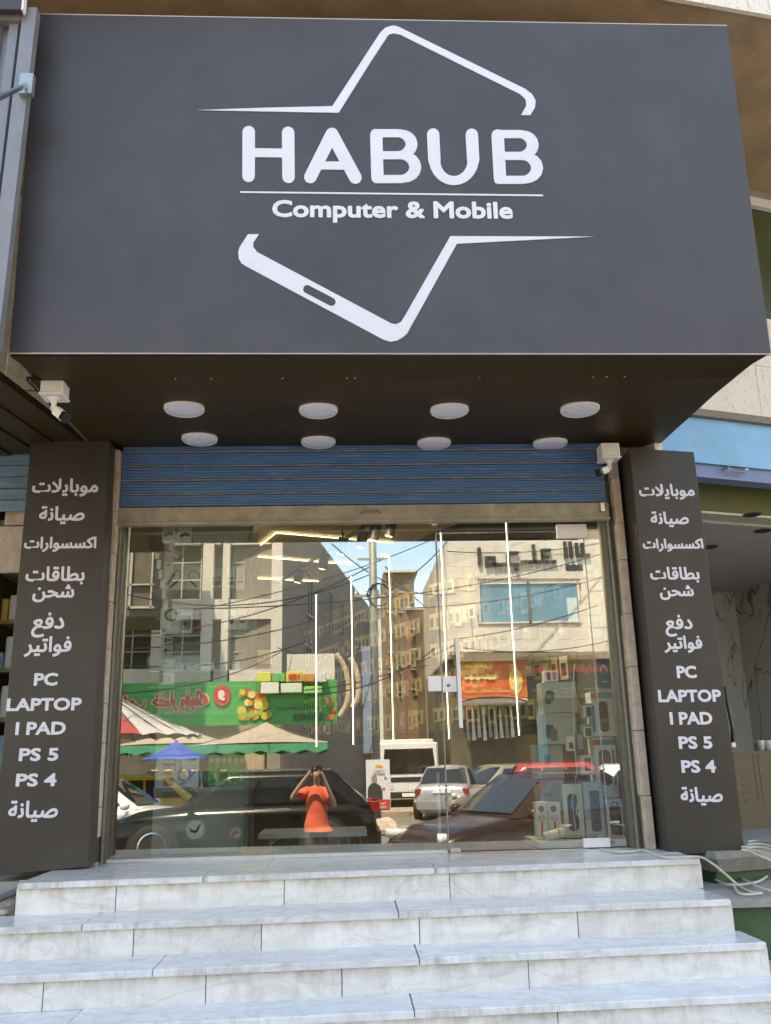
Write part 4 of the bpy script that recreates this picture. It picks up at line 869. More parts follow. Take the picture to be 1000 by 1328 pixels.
# ---- window display: product boxes
def pbox(px, Y, depth, label, art=(), base=(.84, .86, .84), name='product_box', group=None, cat='box'):
    """box whose front fills photo rectangle px=(x0,y0,x1,y1) on plane Y; art in 0..1 box units"""
    x0, y0, x1, y1 = px; a = at(x0, (y0+y1)/2, Y); b = at(x1, (y0+y1)/2, Y); c = at((x0+x1)/2, y0, Y); dn = at((x0+x1)/2, y1, Y)
    X0, X1, Z0, Z1 = a.x, b.x, dn.z, c.z; w, h = X1-X0, Z1-Z0
    t = thing(name, label, cat, ((X0+X1)/2, Y+depth/2, Z0), group)
    m = MB(); m.bbox(X0, X1, Y, Y+depth, Z0, Z1, .004); m.build('carton', col(base, .45), t)
    for i, e in enumerate(art):
        k, cc = e[0], e[1]; g_ = e[2:]; m = MB(); f = lambda u, v, d: (X0+u*w, Y-d, Z0+v*h)
        dd_ = .0006+.0006*i
        if k == 'r': m.poly([rect(*g_)], f, 0, dd_)
        elif k == 'rr':
            u0, v0, u1, v1, r_ = g_; pts = [(X0+u0*w+p[0], Z0+v0*h+p[1]) for p in rrect(0, 0, (u1-u0)*w, (v1-v0)*h, r_*w)]; m.poly([pts], lambda u, v, d: (u, Y-d, v), 0, dd_)
        elif k == 'c': u, v, r_ = g_[:3]; ry = g_[3] if len(g_) > 3 else r_; m.poly([circ(X0+u*w, Z0+v*h, r_*w, 20, ry*w)], lambda u, v, d: (u, Y-d, v), 0, dd_)
        elif k == 's': stroke(m, [(X0+u*w, Z0+v*h) for u, v in g_[0]], g_[1]*w, lambda u, v, d: (u, Y-d, v), 0, dd_)
        elif k == 't': text(m, g_[0], lambda u, v, d: (u, Y-d, v), dd_, g_[5]*w if len(g_) > 5 else 0, w=g_[3]*w, h=g_[4]*h if g_[4] else None, cx=X0+g_[1]*w, cy=Z0+g_[2]*h)
        m.build('printed_'+{'r': 'panel', 'rr': 'device', 'c': 'disc', 's': 'line', 't': 'lettering'}[k], col(cc, .4), t)
    return t
K = (.04, .04, .045); G5 = (.3, .31, .31); BLU = (.04, .16, .42); RED = (.5, .04, .035); SIL = (.5, .52, .52); TEAL = (.05, .35, .33); DK = (.09, .1, .11)
# left tall display (grey back panel, glass shelves)
lc = thing('display_cabinet', 'tall grey backed display cabinet with glass shelves at the left end of the window', 'cabinet', at(268, 1100, .5))
a = at(206, 880, .5); b = at(330, 880, .5)
m = MB(); m.box(a.x, b.x, .5, .52, .0, 2.55); m.build('back_panel', mat('grey_back_panel', (.62, .64, .60), .6, .05, 4), lc)  # light grey panel, its colour paled to put haze behind the glass
a2 = at(322, 750, .12); m = MB(); m.box(a2.x, a2.x+.03, .12, .5, 0, 2.55); m.build('side_panel', mat('dark_side_panel', (.13, .14, .12), .5, .1, 4), lc)
for y in (765.5, 823, 869.5, 890, 925, 975):
    z = at(260, y, .2).z; m = MB(); m.box(a.x, a2.x-.001, .14, .49, z-.012, z-.004); m.build('glass_shelf', mat('shelf_glass', (.35, .42, .40), .15, .05, 5), lc)
pbox((210, 682.6, 227.5, 703), .16, .06, 'white box picturing a black earphone case, top left of the display', [('s', K, [(.25, .45), (.5, .55), (.72, .52)], .13), ('r', G5, .2, .14, .7, .17)])
pbox((230.6, 683, 248.6, 704), .16, .06, 'white box picturing a black earphone case, second in the top row', [('s', K, [(.28, .45), (.5, .56), (.75, .5)], .13), ('r', G5, .2, .16, .5, .19)])
t = pbox((253, 682, 323.5, 705), .17, .01, 'pale grey price board with faint lines at the top of the display', [('r', (.33, .34, .33), .05, .2+.14*i, .95, .22+.14*i) for i in range(5)]+[('c', RED, .55, .6, .008), ('c', RED, .72, .6, .008), ('c', RED, .72, .35, .008)], base=(.42, .43, .41), name='price_board', cat='board')
pbox((212.7, 729, 240.6, 764.5), .16, .05, 'white box with a black neckband earphone drawn on it, shelf two', [('s', K, [(.2, .2), (.45, .55)], .07), ('s', K, [(.3, .08), (.62, .3)], .06), ('s', DK, [(.45, .6), (.62, .72), (.8, .6), (.75, .42), (.6, .3)], .018), ('r', G5, .1, .85, .25, .92)])
pbox((241, 731, 261.5, 764.5), .16, .05, 'white box with a thin black neckband ring drawn on it, shelf two', [('s', DK, [(.3, .3), (.15, .5), (.25, .68), (.55, .72), (.85, .6), (.9, .4)], .02), ('s', K, [(.35, .3), (.7, .1)], .045)])
pbox((273.8, 736.6, 288, 762), .16, .05, 'pale box with an orange speaker picture, shelf two', [('rr', K, .1, .1, .9, .55, .1), ('r', (.6, .28, .07), .15, .3, .85, .5)], base=(.55, .66, .6))
pbox((294, 735, 305, 763), .16, .05, 'narrow pale box with an orange and black picture, shelf two', [('rr', K, .1, .15, .9, .5, .1), ('r', (.6, .28, .07), .15, .3, .85, .45)], base=(.6, .7, .66))
pbox((306, 735.4, 318, 763.6), .16, .05, 'pale box with a small grey picture at the right of shelf two', [('c', G5, .5, .4, .35, .25)], base=(.62, .66, .68))
pbox((207.7, 788, 233, 822.4), .16, .07, 'white box with a black robot vacuum picture, shelf three', [('c', K, .55, .72, .36, .33), ('c', SIL, .55, .72, .22, .19), ('c', (.1, .3, .42), .55, .64, .11), ('r', G5, .08, .08, .3, .2)])
pbox((233.5, 789, 249.6, 821.5), .16, .07, 'white box with a dark grey radio picture, shelf three', [('rr', G5, .1, .12, .88, .72, .12), ('c', K, .4, .4, .2), ('r', DK, .7, .2, .8, .66)])
pbox((250.5, 793.6, 261, 817), .16, .06, 'small dark red box on shelf three', [('r', K, .1, .1, .4, .9)], base=(.32, .08, .07))
pbox((290, 791, 307, 816.5), .16, .06, 'pale box with a black watch picture, shelf three', [('c', K, .6, .5, .2, .34)], base=(.62, .65, .64))
pbox((307.5, 791, 321, 816.5), .16, .06, 'pale box with a watch face picture, shelf three right', [('c', K, .5, .55, .36, .44), ('c', (.5, .3, .25), .5, .55, .24, .27)], base=(.62, .65, .64))
pbox((211, 824.5, 224, 836), .16, .05, 'small grey box with two round earbuds, shelf four upper', [('c', K, .3, .5, .2), ('c', SIL, .7, .5, .22), ('c', K, .7, .5, .13)], base=(.45, .46, .42))
pbox((211, 837, 224, 851), .16, .05, 'small grey box with two round earbuds, shelf four lower', [('c', K, .3, .5, .2), ('c', SIL, .7, .5, .22), ('c', K, .7, .5, .13)], base=(.45, .46, .42))
pbox((207.7, 855, 226.6, 888.5), .16, .06, 'white box with faint blue print, lowest of the left stack', [('r', (.45, .55, .6), .1, .8, .5, .86), ('r', (.6, .62, .64), .1, .1, .8, .4)], base=(.74, .78, .78))
for i, (r_, lb) in enumerate((((227.5, 860, 239, 869), 'left'), ((242, 860, 259, 868.5), 'second'), ((260, 859, 278, 869), 'third'), ((301, 857.5, 311, 868.5), 'right'))):
    pbox(r_, .16, .06, 'small white carton lying on the fourth shelf, '+lb, [('r', TEAL, .1, .7, .6, .85)])
# posters and green cartons low at the left
pp = pbox((202, 981, 258, 1024), .18, .012, 'white poster with pictures of household machines in blue and red', [('r', (.62, .74, .82), .02, .0, .98, .35), ('rr', (.72, .72, .72), .15, .42, .45, .82, .03), ('r', (.45, .16, .13), .17, .72, .43, .8), ('c', (.35, .42, .48), .3, .56, .09), ('rr', (.3, .45, .6), .5, .25, .82, .62, .04), ('c', (.8, .82, .84), .66, .44, .1), ('rr', (.55, .22, .18), .18, .12, .42, .36, .03), ('s', (.25, .45, .7), [(.55, .15), (.75, .25), (.92, .55)], .02), ('t', (.1, .12, .2), 'عروض', .82, .9, .22, 0)], base=(.76, .80, .82), name='poster', cat='poster')
for i in range(6):
    g_ = [(.03, .42, .08), (.05, .5, .1), (.03, .36, .07)][i % 3]
    pbox((270+8*i, 979, 277.4+8*i, 1019), .22, .12, 'bright green upright carton, '+['first', 'second', 'third', 'fourth', 'fifth', 'sixth'][i]+' from the left of its row', [('r', (.35, .65, .3), .1, .75, .9, .9), ('r', (.55, .7, .5) if i % 2 else (.04, .2, .08), .2, .15, .8, .35)], base=g_)
m = MB(); z = at(290, 1019.5, .22).z; a = at(200, 1024, .2); b = at(318, 1020, .2); m.box(a.x, b.x, .17, .6, z-.03, z-.001); tag(m.build('display_plinth', mat('plinth_grey', (.3, .31, .3), .5, .1, 5)), 'grey display plinth board under the green cartons', 'shelf')
# little beige plate "bal"
pbox((333, 843, 352.5, 861), .25, .01, 'small beige plate reading bal with a red disc', [('t', K, 'bal |', .36, .45, .5, .3, .01), ('c', (.62, .12, .04), .82, .45, .13), ('c', (.75, .6, .5), .82, .45, .07)], base=(.60, .48, .28), name='brand_plate', cat='sign')
# right corner: tall stacks of speaker and gadget boxes
LB = [
 ((695, 1040, 710.8, 1086), .22, .08, 'white cable box with red round logo, left of the pair', [('c', RED, .5, .8, .24), ('rr', SIL, .2, .45, .8, .62, .05), ('s', RED, [(.5, .42), (.45, .1)], .07)], (.76, .77, .75)),
 ((711.4, 1040, 728, 1085), .22, .08, 'white cable box with red round logo, right of the pair', [('c', RED, .45, .8, .24), ('rr', SIL, .15, .45, .75, .62, .05), ('s', RED, [(.45, .42), (.5, .1)], .07)], (.76, .77, .75)),
 ((731, 1017, 757, 1086.5), .24, .12, 'white box with a tall black lantern speaker and a curved white strap', [('rr', K, .22, .12, .72, .82, .2), ('rr', DK, .28, .2, .62, .7, .12), ('s', (.75, .77, .75), [(.72, .62), (.62, .48), (.85, .3), (.88, .18)], .03), ('s', G5, [(.2, .04), (.8, .04)], .015)], (.68, .74, .68)),
 ((758.5, 1014, 784, 1090), .24, .14, 'box with a blue tower speaker picture and a light blue side band', [('r', (.25, .48, .62), .0, .36, .3, .5), ('rr', DK, .3, .15, .8, .85, .08), ('c', BLU, .55, .68, .2), ('c', K, .55, .68, .12), ('c', BLU, .55, .32, .2), ('c', K, .55, .32, .12), ('s', G5, [(.1, .05), (.9, .05)], .012)], (.55, .6, .64)),
 ((787.5, 1037, 810.5, 1092), .24, .16, 'white box with a black trolley speaker picture at the right corner', [('rr', K, .18, .16, .8, .85, .07), ('c', DK, .5, .66, .2), ('c', DK, .5, .36, .22), ('s', K, [(.35, .86), (.35, .94), (.62, .94), (.62, .86)], .03)], (.66, .70, .70)),
 ((772, 957, 801, 1034), .3, .16, 'tall box with a black bluetooth speaker and red and blue top band', [('r', RED, .0, .88, .45, .98), ('r', BLU, .45, .88, 1, .98), ('rr', K, .2, .2, .72, .8, .2), ('rr', DK, .27, .4, .65, .7, .12), ('r', BLU, .8, .2, .9, .8)], (.66, .70, .74)),
 ((768, 897, 797, 955), .3, .16, 'tall box with dark speaker and red and blue top, on the tall speaker box', [('r', RED, .0, .86, .4, .99), ('r', BLU, .4, .86, 1, .99), ('rr', K, .3, .1, .72, .78, .16), ('r', (.4, .1, .08), .35, .3, .65, .4), ('r', BLU, .0, .1, .1, .7)], (.62, .67, .72)),
 ((753, 979, 770.5, 1005), .3, .1, 'small white box with a dark blue phone picture', [('rr', DK, .3, .2, .75, .85, .06), ('rr', BLU, .36, .3, .69, .75, .04), ('r', (.3, .5, .6), 0, .4, .3, .55)], (.66, .7, .7)),
 ((756, 939, 769, 956.5), .3, .1, 'small box with teal top and a black device, middle of the narrow stack', [('r', TEAL, 0, .8, 1, 1), ('rr', K, .25, .1, .85, .7, .08)], (.6, .66, .66)),
 ((756, 912, 768, 931), .3, .1, 'small box with teal top and a black device, top of the narrow stack', [('r', TEAL, 0, .85, 1, 1), ('rr', K, .35, .1, .9, .75, .08)], (.66, .7, .7)),
 ((748, 950, 757, 974), .27, .03, 'black tablet leaning in the window', [('rr', (.25, .3, .3), .12, .1, .88, .9, .05)], K),
 ((735, 955, 746, 974), .27, .05, 'white phone box with a black phone picture', [('rr', K, .25, .15, .75, .6, .05)], (.7, .72, .7)),
 ((704, 924.5, 748, 965), .3, .2, 'large grey box with twin black camera pictures, lower of two', [('rr', K, .08, .2, .32, .62, .05), ('rr', DK, .2, .1, .42, .5, .05), ('r', G5, .45, .84, .95, .88), ('r', G5, .05, .9, .25, .94)], (.36, .38, .37)),
 ((704, 884.5, 748, 924), .3, .2, 'large grey box with a black camera picture, upper of two', [('rr', K, .1, .4, .34, .75, .05), ('rr', DK, .06, .28, .24, .6, .05), ('r', G5, .5, .7, .9, .74)], (.38, .40, .39)),
 ((706.5, 869.5, 724, 884), .3, .1, 'white phone box with purple and pink phone pictures', [('rr', (.12, .05, .2), .15, .15, .42, .85, .1), ('rr', (.5, .2, .2), .58, .15, .85, .85, .1)], (.7, .72, .72)),
 ((696, 966, 731, 1010), .34, .2, 'grey carton with dark camera print behind the door, under the large boxes', [('rr', K, .3, .4, .5, .7, .05), ('r', G5, .6, .2, .9, .25)], (.33, .35, .34)),
 ((700, 1010.5, 732, 1039), .34, .2, 'plain grey carton at the foot of the grey stack', [('t', K, 'CAM', .3, .3, .3, .2)], (.33, .36, .35)),
 ((757, 725, 779.5, 747), .22, .004, 'white sheet of paper taped high at the right edge', [('r', (.1, .3, .5), .1, .1, .5, .35)], (.6, .7, .7)),
 ((764, 785, 781, 834), .22, .004, 'white paper sheet taped at the right edge above the stacks', [('r', (.5, .55, .55), .1, .5, .9, .55)], (.66, .7, .7)),
 ((775, 853, 792, 893), .26, .02, 'dark blue card with a round winged emblem', [('c', (.3, .35, .5), .5, .62, .32, .36), ('c', (.05, .07, .18), .5, .62, .24, .28), ('s', (.5, .55, .65), [(.2, .55), (.5, .75), (.8, .55)], .05), ('r', (.35, .4, .5), .3, .2, .7, .25)], (.06, .08, .16)),
]
for r_, Y, dp, lb, art, base in LB: pbox(r_, Y, dp, lb, art, base)
p0 = at(706, 1085.5, .15); p1 = at(735, 1078.5, .15); o = thing('rolled_paper', 'roll of white paper with a yellow band lying on the window ledge', 'paper', (p0+p1)/2)
m = MB(); m.smooth = True; m.cyl(p0, p1, .034, n=20); m.build('paper_roll', W_, o); c = p0.lerp(p1, .6); c2 = p0.lerp(p1, .68); m = MB(); m.smooth = True; m.cyl(c, c2, .0352, n=20); m.build('yellow_band', col((.6, .38, .08)), o)
m = MB(); dsp = (p1-p0).normalized(); m.tube([p0-dsp*.001+Vector((.02*math.cos(t), 0, .02*math.sin(t)))*(1-t*.06) for t in [k*.6 for k in range(14)]], .002, 4); m.build('paper_spiral', col((.4, .4, .38)), o)
m = MB(); a = at(698, 1092, .3); b = at(812, 1092, .3); m.box(a.x-.04, b.x, .07, .6, .002, .045); tag(m.build('window_ledge', mat('ledge_white', (.45, .48, .45), .4, .1, 5)), 'low pale ledge under the speaker boxes in the right corner', 'shelf')
p = at(733, 1000, .2); q = at(752, 860, .25)
m = MB(); m.tube([at(x, y, .2) for x, y in ((745, 862), (743, 900), (744, 950), (748, 1000), (742, 1040), (748, 1085))], .004, 5); tag(m.build('hanging_cable', col((.6, .65, .6))), 'thin pale cable hanging down in front of the boxes', 'cable')
# blue-white light tube standing by the door
a = at(568.5, 1002, .2); b = at(571, 1092, .2); m = MB(); m.cyl((b.x, .2, b.z), (b.x, .2, a.z), .012, n=10); tag(m.build('upright_tube', mat('cool_tube', (.42, .48, .62), .5, 0)), 'short bluish white tube standing beside the door edge', 'tube')

# ---- cables, pot and cardboard outside at the right
CW = mat('dirty_white_cable', (.62, .58, .48), .5, .1, 20)
pts = [atz(x, y, .012) for x, y in ((778, 1101), (800, 1104.5), (822, 1104), (835, 1103), (860, 1111))] + [atz(x, y, .014) for x, y in ((880, 1112), (900, 1111))]
e1 = [at(x, y, -.62) for x, y in ((912, 1113), (925, 1121), (940, 1133), (948, 1140))] + [atz(x, y, -.18) for x, y in ((960, 1150), (975, 1157), (988, 1158), (975, 1160), (958, 1158), (950, 1145))]
def smooth(P, n=5):
    o = []
    for i in range(len(P)-1):
        p0, p1, p2, p3 = P[max(i-1, 0)], P[i], P[i+1], P[min(i+2, len(P)-1)]
        for k in range(n): t = k/n; o.append(.5*((2*p1)+(p2-p0)*t+(2*p0-5*p1+4*p2-p3)*t*t+(3*p1-p0-3*p2+p3)*t**3))
    return o+[P[-1]]
m = MB(); m.smooth = True; m.tube(smooth(pts+e1), .0075, 7); tag(m.build('white_cable', CW), 'off-white cable running along the landing and down off its right end', 'cable')
lp = [atz(x, y, -.17) for x, y in ((1010, 1120), (990, 1140), (965, 1147), (940, 1146), (920, 1136), (914, 1126), (922, 1123), (935, 1124))] + [atz(x, y, -.17) for x, y in ((950, 1132), (975, 1146), (990, 1152), (1000, 1155))]
m = MB(); m.smooth = True; m.tube(smooth(lp), .0075, 7); tag(m.build('white_cable', CW), 'off-white cable looped loosely on the grey ledge right of the steps', 'cable')
for k in range(3):
    lp = [atz(x, y+4*k, .02+.014*k) for x, y in ((962, 1094), (985, 1096), (1005, 1103), (1010, 1098), (990, 1091), (970, 1092), (980, 1099), (1012, 1112))]
    m = MB(); m.smooth = True; m.tube(smooth(lp), .0075, 7); tag(m.build('white_cable', CW), ['top', 'middle', 'bottom'][2-k]+' coil of off-white cable heaped behind the right pillar foot', 'cable')
p = Vector((at(943, 1143, -.3).x, -.3, -.19)); m = MB(); m.smooth = True; m.lathe((p.x, p.y-.0, -.19), [(.045, 0), (.043, .12), (.047, .125), (.047, .14), (.036, .14)], 20); tag(m.build('clay_pipe', mat('terracotta', (.48, .30, .19), .7, .12, 12, dirt=.3)), 'short terracotta pipe stub standing on the ledge behind the cable loop', 'pipe')
bx = thing('cardboard_box', 'brown cardboard carton with printed lines inside the room right of the pillar', 'box', onp(975, 1045, -1.0))
B0 = onp(950, 975, -1.0); B1 = onp(1010, 1046, -1.0)
s0, s1 = (B0-P0).dot(DIR), (B1-P0).dot(DIR)+.3
m = MB(); fbox(m, s0, s1, .0, B0.z, -1.5, -1.0); m.build('carton', mat('cardboard', (.17, .13, .075), .85, .1, 9), bx)
def fl(name, sa, sb, za, zb_, mt): m = MB(); fbox(m, sa, sb, za, zb_, -1.0, -.996); return m.build(name, mt, bx)
Mk = col((.09, .08, .05)); h = B0.z
fl('printed_line', s0+.2, s0+.205, h*.35, h*.97, Mk); fl('printed_line', s0+.25, s0+.255, h*.35, h*.97, Mk); fl('printed_line', s0+.25, s1-.05, h*.32, h*.335, Mk); fl('printed_line', s0+.04, s1-.05, h*.93, h*.94, Mk)
for i in range(4): fl('printed_mark', s0+.06, s0+.12, h*(.35+.1*i), h*(.38+.1*i), Mk)
for k, (px_, py_) in enumerate(((986, 966), (996, 967))):
    p = onp(px_, py_, -1.15); m = MB(); m.smooth = True; m.lathe((p.x, p.y, h+.001), [(.028, 0), (.037, .085), (.039, .088), (.034, .086), (.026, .01)], 18); tag(m.build('paper_cup', M_wpaint), 'white paper cup on the cardboard carton, '+['left', 'right'][k]+' of two', 'cup')
pc = [at(x, y, -.30) for x, y in ((939, 890), (945, 920), (950, 945), (950, 963))]; m = MB(); m.smooth = True; m.tube([pc[0]+Vector((0, .0, 0))]+pc[1:], .012, 7); o = tag(m.build('dangling_plug_lead', M_black), 'black lead with a white plug dangling behind the right pillar sign', 'cable')
m = MB(); p = pc[-1]; m.box(p.x-.012, p.x+.016, p.y-.012, p.y+.012, p.z-.03, p.z); m.build('plug', M_wpaint, o)
# ================================================================== THE STREET OPPOSITE (seen reflected in the glass)
def wrect(x0, y0, x1, y1, D):
    """world X0, X1, Z0, Z1 of a photo rectangle reflected from D metres before the glass"""
    yc = (y0+y1)/2; xc = (x0+x1)/2
    return mir(x0, yc, D).x, mir(x1, yc, D).x, mir(xc, y1, D).z, mir(xc, y0, D).z
def wbox(name, x0, y0, x1, y1, D, dep, m_, par=None, b=0, to_ground=False):
    X0, X1, Z0, Z1 = wrect(x0, y0, x1, y1, D)
    if to_ground: Z0 = ZS
    m = MB()
    if b: m.bbox(X0, X1, -D-dep, -D, Z0, Z1, b)
    else: m.box(X0, X1, -D-dep, -D, Z0, Z1)
    return m.build(name, m_, par)
M_wst = mat('white_limestone', (.58, .54, .48), .8, .1, 3, bump=.1, dirt=.12)
M_gst = mat('grey_render', (.25, .225, .20), .9, .12, 2, bump=.1, dirt=.2)
M_tan = mat('tan_stone', (.42, .33, .23), .85, .18, 3, bump=.2, dirt=.2)
M_brn = mat('brown_facade', (.10, .085, .06), .7, .2, 3)
M_wfr = mat('beige_window_frame', (.38, .33, .27), .6, .1, 5)
m = MB(); m.box(-30, 30, -15.9, -15.2, ZS, ZS+.13); tag(m.build('median_kerb', M_conc), kind='structure')
m = MB(); m.box(-40, 40, -30, -21.5, ZS, ZS+.14); tag(m.build('far_pavement', M_pave), kind='structure')
for i in range(14):
    m = MB(); m.box(-20+3*i, -18.4+3*i, -12.2, -12.08, ZS, ZS+.004)
    if i == 0: lane = m
    else: lane.v += []; o_ = len(lane.v); lane.add(m.v, m.f)
o = lane.build('lane_markings', mat('worn_road_paint', (.5, .48, .42), .8, .2, 8)); tag(o, kind='structure')

# white building on the left
D = 26
b1 = thing('white_building', 'white stone building with tall brown framed windows reflected at the left of the glass', 'building', mir(265, 1060, D))
wbox('rear_wall', 100, 600, 366, 1060, D+.45, 8, M_gst, b1, to_ground=True)
for x0, x1 in ((100, 118), (199, 211), (262, 276), (288, 297), (352, 366)): wbox('pilaster', x0, 640, x1, 892, D-.12, .5, M_wst, b1)
for y0, y1 in ((664, 706), (777, 803), (868, 893)):
    for x0, x1 in ((118.3, 198.7), (211.3, 261.7), (276.3, 287.7), (297.3, 351.7)): wbox('spandrel', x0, y0, x1, y1, D, .4, M_wst, b1)
wbox('parapet', 96, 600, 370, 640, D-.2, .8, M_wst, b1)
for y0, y1 in ((707, 776), (804, 867)):
    for x0, x1, n_ in ((119, 198, 3), (212, 261, 2), (298, 351, 2)):
        w = wbox('window', x0, y0, x1, y1, D+.30, .05, WINGLASS, b1)
        for k in range(n_+1):
            x = x0+(x1-x0)*k/n_; wbox('window_bar', x-.9, y0, x+.9, y1, D+.22, .07, M_wfr, w)
        for f_ in (.33, .66): wbox('window_bar', x0+1, y0+(y1-y0)*f_-.8, x1-1, y0+(y1-y0)*f_+.8, D+.23, .05, M_wfr, w)
        for k in range(2):
            cx = x0+(x1-x0)*(k+.2)/2; wbox('curtain', cx, y0+2, cx+5, y1-1, D+.36, .02, col((.35, .33, .28)), w) if False else None
wbox('ground_floor_wall', 100, 894, 366, 1060, D+.1, .3, M_tan, b1, to_ground=True)
# dark building at the far left
b0 = thing('brown_building', 'dark brown fronted building with thin pale frames reflected at the left edge', 'building', mir(150, 1060, 21))
wbox('facade', 60, 560, 203, 800, 21, 3, M_brn, b0); wbox('pillar', 60, 800, 90, 1060, 21.2, 2.6, M_brn, b0, to_ground=True)
for x0, y0, x1, y1 in ((168, 700, 198, 703), (168, 703, 171, 790), (150, 757, 200, 759), (166, 786, 199, 789), (196, 703, 198, 790)): wbox('frame_bar', x0, y0, x1, y1, 20.9, .09, M_wfr, b0)
for i in range(7): wbox('awning_slat', 199+2.2*i, 700+13*i, 204+2.2*i, 712+13*i, 20.6, .15, M_frame, b0)

# grey building receding into the side street
b2 = thing('grey_building', 'grey rendered building side with small deep windows receding into the side street reflection', 'building', mir(420, 1060, 35))
def gp(t, z): X = -2.35+4.6*t; return (X, -(26+30*t), z)
m = MB(); e_ = 0; m.hexa([gp(0, ZS), gp(1, ZS), (-6, -56, ZS), (-6, -26.6, ZS), gp(0, 10.5), gp(1, 10.3), (-6, -56, 10.3), (-6, -26.6, 10.5)]); m.build('side_wall', M_gst, b2)
gd = Vector((4.6, -30, 0)).normalized(); gn = Vector((-gd.y, gd.x, 0)); gn = gn if gn.x > 0 else -gn
for t, z0, z1, wd in ((.17, 6.6, 8.3, 1.3), (.34, 6.7, 8.5, 1.3), (.46, 6.8, 8.6, 1.3), (.58, 6.8, 8.6, 1.2), (.16, 3.7, 5.2, 1.2), (.5, 3.6, 5.4, 1.2), (.68, 3.8, 5.6, 1.2), (.72, 6.9, 8.6, 1.2), (.86, 4, 5.8, 1.1), (.86, 7, 8.7, 1.1)):
    c = Vector(gp(t, 0)); a = c-gd*wd*.5; b = c+gd*wd*.5; o1 = gn*.03; o2 = gn*.09
    m = MB(); m.hexa([(a.x, a.y, z0), (b.x, b.y, z0), (b.x+o1.x, b.y+o1.y, z0), (a.x+o1.x, a.y+o1.y, z0), (a.x, a.y, z1), (b.x, b.y, z1), (b.x+o1.x, b.y+o1.y, z1), (a.x+o1.x, a.y+o1.y, z1)]); w = m.build('window', WINGLASS, b2)
    m = MB()
    for u0, u1, za, zb2 in ((-.56, -.5, z0, z1), (.5, .56, z0, z1), (-.56, .56, z0-.08, z0), (-.56, .56, z1, z1+.08), (-.03, .03, z0, z1)):
        a = c+gd*wd*u0; b = c+gd*wd*u1; m.hexa([(a.x, a.y, za), (b.x, b.y, za), (b.x+o2.x, b.y+o2.y, za), (a.x+o2.x, a.y+o2.y, za), (a.x, a.y, zb2), (b.x, b.y, zb2), (b.x+o2.x, b.y+o2.y, zb2), (a.x+o2.x, a.y+o2.y, zb2)])
    m.build('frame', M_wfr, w)
wbox('low_wall', 372, 848, 434, 905, 24.5, .4, M_wst, None).name = 'stone_parapet'
tag(bpy.data.objects['stone_parapet'], 'pale stone parapet wall standing above the right end of the green banner', 'wall')
# far street buildings
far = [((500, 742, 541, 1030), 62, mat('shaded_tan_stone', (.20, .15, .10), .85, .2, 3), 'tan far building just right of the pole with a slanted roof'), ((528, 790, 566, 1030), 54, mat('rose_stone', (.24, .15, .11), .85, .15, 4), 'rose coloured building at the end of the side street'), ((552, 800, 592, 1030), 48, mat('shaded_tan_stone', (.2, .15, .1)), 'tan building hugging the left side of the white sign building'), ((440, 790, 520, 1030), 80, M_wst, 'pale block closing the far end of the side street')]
for r_, D_, mt, lb in far:
    t = thing('far_building', lb, 'building', mir((r_[0]+r_[2])/2, 1030, D_)); wbox('wall', *r_, D_, 6, mt, t, to_ground=True)
    n1 = max(1, int((r_[2]-r_[0])/13))
    for k in range(6):
        for j in range(n1):
            x = r_[0]+(r_[2]-r_[0])*(j+.3)/n1; y = r_[1]+14+26*k
            if y < 900: w = wbox('window', x, y, x+5.5, y+11, D_-.05, .05, WINGLASS, t); wbox('sill', x-.6, y+11.2, x+6, y+12.2, D_-.3, .3, M_wst, w)
    wbox('roof_edge', r_[0]-1, r_[1]-3, r_[2]+1, r_[1]-.1, D_-.4, 6.5, M_wst, t)

# white sign building on the right: face of stone slabs
D = 22
b3 = thing('sign_building', 'white stone building with big black Arabic letters and a blue window, reflected at the right', 'building', mir(690, 1060, D))
wbox('wall_core', 580, 700, 900, 846, D+.08, 9, M_wst, b3); wbox('ground_floor_core', 584, 846, 900, 1060, D+1.6, 8, M_brn, b3, to_ground=True)
rs = random.Random(4); ys_ = [703+15.8*i for i in range(10)]; W0, W1, WY0, WY1 = 620, 753, 755, 808
for r_ in range(9):
    x = 580 - (r_ % 2)*9
    while x < 830:
        x2 = x+21; ya, yb = ys_[r_], ys_[r_+1]
        xa, xb = max(x, 580), x2
        if not (xa < W1 and xb > W0 and ya < WY1 and yb > WY0):
            wbox('stone_slab', xa+.12, ya+.12, xb-.12, yb-.12, D-.0-rs.uniform(0, .015), .07, M_wst, b3)
        elif xa < W0 and xb > W0: wbox('stone_slab', xa+.12, ya+.12, W0, yb-.12, D, .07, M_wst, b3)
        elif xa < W1 and xb > W1: wbox('stone_slab', W1, ya+.12, xb-.12, yb-.12, D, .07, M_wst, b3)
        x = x2
w = wbox('window', W0+3, WY0+2, W1-3, WY1-2, D+.02, .05, mat('blue_sky_glass', (.10, .24, .32), .08, .2, 1.2, spec=.9), b3)
for x0, y0, x1, y1 in ((W0, WY0, W1, WY0+2), (W0, WY1-2, W1, WY1), (W0, WY0, W0+3, WY1), (W1-3, WY0, W1, WY1), (685, WY0, 688, WY1)): wbox('frame', x0, y0, x1, y1, D-.03, .09, M_frame if x0 == 685 else M_wst, w)
wbox('curtain', 736, 775, 749, 806, D+.0, .015, col((.5, .6, .6)), w)
def wtext(s, x0, y0, x1, y1, D, m_, par, bold=.0, name='lettering', lab=None):
    X0, X1, Z0, Z1 = wrect(x0, y0, x1, y1, D); cx, cz = (X0+X1)/2, (Z0+Z1)/2; m = MB()
    text(m, s, lambda u, v, d: (cx-u, -D+d, cz+v), .02, bold, w=X1-X0, h=Z1-Z0); return m.build(name, m_, par)
M_let = mat('black_letter', (.03, .03, .03), .5, .1)
M_let2 = MB()
